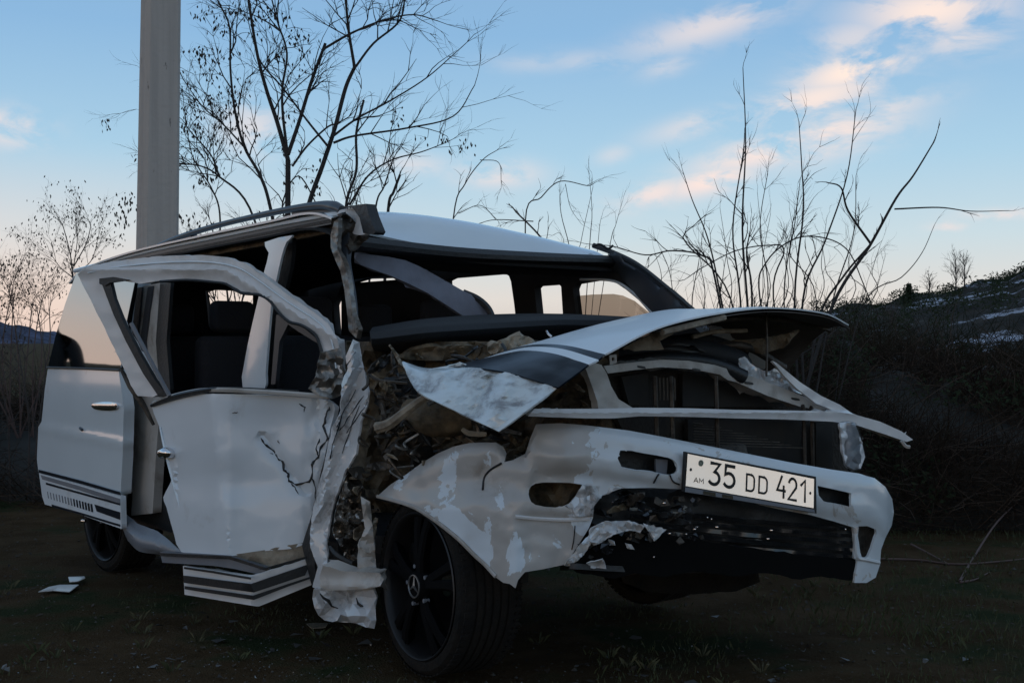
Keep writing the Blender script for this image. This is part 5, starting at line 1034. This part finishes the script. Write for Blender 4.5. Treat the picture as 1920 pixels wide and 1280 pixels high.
# ---- dashboard, seats and hanging lining
loft('dashboard', [[(700, 622, 4.98), (800, 606, 5.05), (930, 597, 5.35), (1060, 596, 5.65), (1200, 602, 5.95)], [(694, 632, 4.80), (800, 618, 4.88), (930, 608, 5.15), (1060, 602, 5.45), (1200, 608, 5.8)], [(696, 640, 4.81), (800, 629, 4.89), (930, 620, 5.16), (1060, 612, 5.46), (1200, 613, 5.8)], [(702, 652, 5.05), (800, 648, 5.12), (930, 640, 5.35), (1060, 632, 5.6), (1200, 624, 5.9)]], M['dash'], van, 10, 4, th=.02, disp=lambda x, y: .01 * fbm(x, y, 60, 5))
sheet('dashboard_vent', rnd([(740, 616), (790, 610), (796, 616), (745, 622)], 3), lambda x, y: 4.93, M['black'], van, res=8, th=.003)
sheet('torn_insulation', rnd([(915, 650), (940, 636), (975, 628), (1000, 636), (985, 652), (950, 660), (920, 664)], 2), lambda x, y: 4.75, M['tan'], van, res=7, th=.02, disp=crum(.07, 20, 7))
sheet('torn_insulation', rnd([(742, 668), (800, 650), (900, 648), (960, 655), (900, 672), (800, 676)], 2), lambda x, y: 4.85, M['rust'], van, res=9, th=.02, disp=crum(.07, 30, 9))
tube('wire_end', [(1024, 620, 4.9), (1028, 626, 4.9), (1034, 631, 4.9)], .005, M['chrome'], van, 5)
sheet('hanging_lining', rnd([(668, 478), (700, 478), (760, 488), (810, 512), (870, 546), (900, 560), (922, 584), (922, 600), (890, 602), (868, 592), (800, 548), (730, 516), (676, 496)], 2), lambda x, y: lz([(668, 5.15), (920, 5.45)])(x), M['visor'], van, res=10, th=.03, disp=lambda x, y: .03 * fbm(x, y, 90, 3))
tube('lining_edge', [(868, 548, 5.42), (895, 560, 5.42), (915, 578, 5.42), (926, 602, 5.42)], .016, M['black'], van, 6)
def seat(name, u, v):
    c_ = veh(u, v, .62); rz_ = math.atan2(FW.y, FW.x)
    s_ = box(name, c_, .5, .5, .16, M['seat'], van, rz_, .05)
    box('backrest', c_ + Vector((-FW.x * .28, -FW.y * .28, .38)), .14, .48, .62, M['seat'], s_, rz_, .05); box('headrest', c_ + Vector((-FW.x * .34, -FW.y * .34, .80)), .10, .26, .18, M['seat'], s_, rz_, .04)
seat('front_seat', -1.25, .45); seat('front_seat', -1.25, 1.3); seat('rear_seat', -2.1, .45); seat('rear_seat', -2.1, .95); seat('rear_seat', -2.1, 1.4); seat('rear_seat', -3.0, .5); seat('rear_seat', -3.0, 1.25)
V = []; Fc = []; c_ = veh(-.80, .48, 1.05); ex = Vector((WD.x, WD.y, 0)); ez = Vector((-FW.x * .35, -FW.y * .35, .93)).normalized()
tube_geo([c_ + (ex * math.cos(k * math.pi / 12) + ez * math.sin(k * math.pi / 12)) * .18 for k in range(25)], .014, 6, V, Fc); mesh('steering_wheel', V, Fc, M['black'], van)
# chassis bulk under the body so that no light passes through
box('underbody', veh(-1.9, .87, .40), 3.6, 1.55, .14, M['black'], van, math.atan2(FW.y, FW.x))
box('engine_block', veh(.25, .95, .62), .62, .80, .5, M['dirtymetal'], van, math.atan2(FW.y, FW.x), .06)

# ================================================================== things on the ground
def onG(px, py):    # where a sight line meets the ground
    d = Vector(((px - CX) / F, 1, -(py - CY) / F)); t_ = 3.0
    for _ in range(400):
        p = Vector((0, 0, H)) + d * t_
        if p.z <= gz(p.x, p.y): break
        t_ += .02
    return Vector((p.x, p.y, gz(p.x, p.y)))
def debris(name, P, h_, m, label, seed, par=None):
    V = []; n = len(P); Q = [onG(*p) for p in P]; cx = sum(Q, Vector()) / n
    V = [q + Vector((0, 0, h_ + .004 * math.sin(i * 2.1 + seed))) for i, q in enumerate(Q)] + [cx + Vector((0, 0, h_ + .004))]
    o = mesh(name, V, [(i, (i + 1) % n, n) for i in range(n)], M[m], par, True, 20); solid(o, .004)
    if label: tag(o, label, 'debris')
    return o
debris('broken_trim', [(72, 1117), (92, 1107), (112, 1102), (148, 1104), (130, 1116), (100, 1112)], .02, 'frame', 'larger white shard of bodywork lying on the soil below the sliding door', 1)
debris('broken_trim', [(128, 1093), (158, 1089), (160, 1093), (146, 1101), (130, 1099)], .03, 'frame', 'smaller pale shard just behind the larger one on the soil', 2)
debris('broken_trim', [(575, 1174), (590, 1170), (615, 1174), (610, 1180), (584, 1180)], .01, 'tan', 'small tan fragment under the crumpled sill beside the front wheel', 3)
V = []; Fc = []
for k in range(3600):
    a = rg.random(); y = 3.0 + 7.5 * a ** 1.3; x = rg.uniform(-.55, .6) * y; s = rg.uniform(.003, .010) * (1.8 if rg.random() < .05 else 1); c_ = Vector((x, y, gz(x, y) + s * .3)); i = len(V)
    V += [c_ + Vector((rg.uniform(.6, 1) * s * dx, rg.uniform(.6, 1) * s * dy, rg.uniform(.4, .8) * s * dz_)) for dx, dy, dz_ in ((1, 0, 0), (0, 1, 0), (-1, 0, 0), (0, -1, 0), (0, 0, 1), (0, 0, -1))]
    Fc += [(i, i + 1, i + 4), (i + 1, i + 2, i + 4), (i + 2, i + 3, i + 4), (i + 3, i, i + 4)]
tris('pebbles', V, Fc, mat('pebble', (.075, .068, .058), .8, col2=(.03, .026, .02), vscale=1.5), 'small scattered pebbles on the dark soil around the van', 'pebbles', 'stuff')
V = []; Fc = []
for k in range(34000):
    a = rg.random(); y = 3.1 + 6.4 * a ** 1.2; x = rg.uniform(-.5, .62) * y
    dn_ = noise.noise(Vector((x * 1.3, y * 1.3, 5))) + (.28 if x > .3 else -.18)
    if dn_ < .06 or rg.random() > (dn_ + .25): continue
    h_ = rg.uniform(.012, .038) * (1.6 if x > 1.3 and y > 5 else 1); th_ = rg.uniform(0, 6.28); p = Vector((x, y, gz(x, y))); w_ = Vector((math.cos(th_), math.sin(th_), 0)) * .0022; ln_ = Vector((rg.uniform(-1, 1), rg.uniform(-1, 1), 0)) * h_ * .6; i = len(V)
    V += [p - w_, p + w_, p + w_ * .6 + ln_ * .4 + Vector((0, 0, h_ * .6)), p + ln_ + Vector((0, 0, h_))]; Fc += [(i, i + 1, i + 2), (i, i + 2, i + 3)]
tris('grass', V, Fc, mat('thin_grass', (.038, .056, .014), .8, col2=(.055, .050, .018), vscale=.9), 'thin patchy green grass growing over the soil', 'grass', 'stuff')
V = []; Fc = []
for k in range(2600):
    y = rg.uniform(3.1, 10.5); x = rg.uniform(-.5, .62) * y; p = Vector((x, y, gz(x, y) + rg.uniform(.004, .012))); a_ = Vector((rg.uniform(-1, 1), rg.uniform(-1, 1), rg.uniform(-.3, .3))).normalized() * rg.uniform(.008, .022); b_ = a_.cross(Vector((rg.gauss(0, .3), 0, 1))).normalized() * a_.length * .5; i = len(V)
    V += [p - a_, p + b_ + Vector((0, 0, .004)), p + a_, p - b_]; Fc.append((i, i + 1, i + 2, i + 3))
tris('leaf_litter', V, Fc, mat('dead_leaf', (.045, .030, .018), .9, col2=(.02, .014, .009), vscale=2), 'dead leaves littered over the dark soil', 'leaves', 'stuff')
V = []; Fc = []
for k in range(1500):
    if k % 2: x, y = rg.gauss(.0, .9), rg.gauss(3.9, .7)
    else: x, y = rg.gauss(-1.0, .7), rg.gauss(4.7, .6)
    if y < 2.9: continue
    s = rg.uniform(.002, .006) * (2.2 if rg.random() < .04 else 1); c_ = Vector((x, y, gz(x, y) + s * .5)); i = len(V)
    V += [c_ + Vector((rg.uniform(-1, 1), rg.uniform(-1, 1), rg.uniform(-.4, .9))) * s for _ in range(4)]; Fc += [(i, i + 1, i + 2), (i, i + 2, i + 3), (i, i + 1, i + 3), (i + 1, i + 2, i + 3)]
tris('glass_crumbs', V, Fc, mat('glass_crumb', (.12, .13, .13), .15, spec=.8), 'crumbs of broken glass scattered on the soil round the front wheel', 'glass', 'stuff')
V = []; Fc = []
for k in range(150):
    x, y = rg.gauss(-.2, 1.3), rg.gauss(4.1, .8)
    if y < 3: continue
    s = rg.uniform(.01, .045); a_ = rg.uniform(0, 6.28); c_ = Vector((x, y, gz(x, y) + .012)); i = len(V); n_ = rg.randint(3, 5)
    V += [c_ + Vector((math.cos(a_ + q * 6.28 / n_) * s * rg.uniform(.4, 1), math.sin(a_ + q * 6.28 / n_) * s * rg.uniform(.3, 1), rg.uniform(-.008, .012))) for q in range(n_)]; Fc.append(tuple(range(i, i + n_)))
tris('plastic_fragments', V, Fc, mat('plastic_fragment', (.10, .095, .09), .5, col2=(.02, .02, .02), vscale=1.2), 'small dark fragments of plastic strewn over the soil in front of the van', 'fragments', 'stuff')
V = []; Fc = []
for k in range(420):
    y = 3.2 + 6.5 * rg.random(); x = rg.uniform(-.5, .62) * y
    if noise.noise(Vector((x * .9, y * .9, 8))) < (-.02 if x > .4 else .22): continue
    p = Vector((x, y, gz(x, y)))
    for j in range(14):
        a_ = rg.uniform(0, 6.28); o_ = Vector((math.cos(a_), math.sin(a_), 0)); h_ = rg.uniform(.015, .05); w_ = Vector((-o_.y, o_.x, 0)) * .0013; q = p + o_ * rg.uniform(0, .025); i = len(V)
        V += [q - w_, q + w_, q + o_ * h_ * .3 + Vector((0, 0, h_ * .7)) + w_ * .6, q + o_ * h_ * .8 + Vector((0, 0, h_))]; Fc += [(i, i + 1, i + 2), (i, i + 2, i + 3)]
tris('weeds', V, Fc, mat('dry_weed', (.085, .072, .035), .9, col2=(.04, .055, .018), vscale=.8), 'dry and green weed tufts standing up from the soil', 'weeds', 'stuff')
def stick(label, P, r0, r1):
    m_ = len(P); Q = catmull([onG(x, y0) + Vector((0, 0, r0 + up_)) for x, y0, up_ in P], 5); n = len(Q)
    tag(mesh('fallen_branch', *tube_geo(Q, [r0 + (r1 - r0) * i / (n - 1) for i in range(n)], 6), M['palecane'], None), label, 'branch')
stick('pale fallen branch propped up toward the right edge, lowest in front', [(1800, 1092, 0), (1830, 1040, 0), (1870, 1012, .12), (1915, 985, .2), (1960, 960, .25)], .008, .004)
stick('short fallen branch lying flat from the foot of the propped one', [(1800, 1094, 0), (1830, 1088, 0), (1856, 1074, 0)], .007, .003)
stick('long reddish branch lying level beyond the bumper\'s right end', [(1650, 1050, 0), (1720, 1052, 0), (1790, 1060, 0), (1860, 1056, 0), (1960, 1046, 0)], .008, .005)
stick('thin crossing branch resting over the long level one', [(1708, 1028, .02), (1740, 1042, .01), (1780, 1060, 0)], .008, .004)
# ================================================================== onlooker, mirrored in the sliding door's window
pt = empty('person', Vector((-5.15, 8.75, gz(-5.15, 8.75))), 'person in dark winter clothes standing left of the van, seen reflected in its rear window', 'person')
pb = Vector(pt.location); fdir = Vector((.95, -.3, 0)).normalized(); sdir = Vector((fdir.y, -fdir.x, 0))
def bodyp(s, f, z): return pb + sdir * s + fdir * f + Vector((0, 0, z))
J = {'pel': ((0, 0, .98), .15), 'wai': ((0, 0, 1.12), .145), 'che': ((0, .01, 1.36), .165), 'sho': ((0, 0, 1.50), .10), 'nec': ((0, .01, 1.58), .065), 'hd0': ((0, .02, 1.66), .085), 'hd1': ((0, .02, 1.76), .105), 'hd2': ((0, .01, 1.84), .075)}
E = [('pel', 'wai'), ('wai', 'che'), ('che', 'sho'), ('sho', 'nec'), ('nec', 'hd0'), ('hd0', 'hd1'), ('hd1', 'hd2')]
for s_, t_ in ((-1, 'l'), (1, 'r')):
    J.update({'sh' + t_: ((.20 * s_, 0, 1.47), .075), 'el' + t_: ((.27 * s_, .02, 1.18), .055), 'wr' + t_: ((.24 * s_, .16, .97), .038), 'ha' + t_: ((.22 * s_, .22, .90), .035), 'hi' + t_: ((.10 * s_, 0, .90), .105), 'kn' + t_: ((.12 * s_, .03, .50), .065), 'an' + t_: ((.13 * s_, 0, .09), .05), 'to' + t_: ((.15 * s_, .17, .04), .042)})
    E += [('sho', 'sh' + t_), ('sh' + t_, 'el' + t_), ('el' + t_, 'wr' + t_), ('wr' + t_, 'ha' + t_), ('pel', 'hi' + t_), ('hi' + t_, 'kn' + t_), ('kn' + t_, 'an' + t_), ('an' + t_, 'to' + t_)]
ks = list(J); me = bpy.data.meshes.new('body'); me.from_pydata([tuple(bodyp(*J[k][0]) - pb) for k in ks], [(ks.index(a_), ks.index(b_)) for a_, b_ in E], []); ob = bpy.data.objects.new('body', me); COL.objects.link(ob); ob.parent = pt
ob.modifiers.new('skin', 'SKIN'); me.materials.append(mat('dark_clothes', (.012, .012, .014), .9))
for i, k in enumerate(ks): me.skin_vertices[0].data[i].radius = (J[k][1], J[k][1]); me.skin_vertices[0].data[i].use_root = (k == 'pel')
ss = ob.modifiers.new('smooth', 'SUBSURF'); ss.levels = ss.render_levels = 2
for o in SC.objects:
    if o.parent: continue
    s = o.name.split('.')[0]
    for k, g in (('thorn_shrub', 'thorny shrubs behind the bonnet'), ('arching_shrub', 'thin shrubs above the van roof'), ('leafy_shrub', 'shrubs left of the van'), ('ridge_tree', 'bare trees on the hill'), ('fallen_branch', 'branches lying on the ground at the right'), ('broken_trim', 'pieces broken off the van')):
        if s == k: o['group'] = g
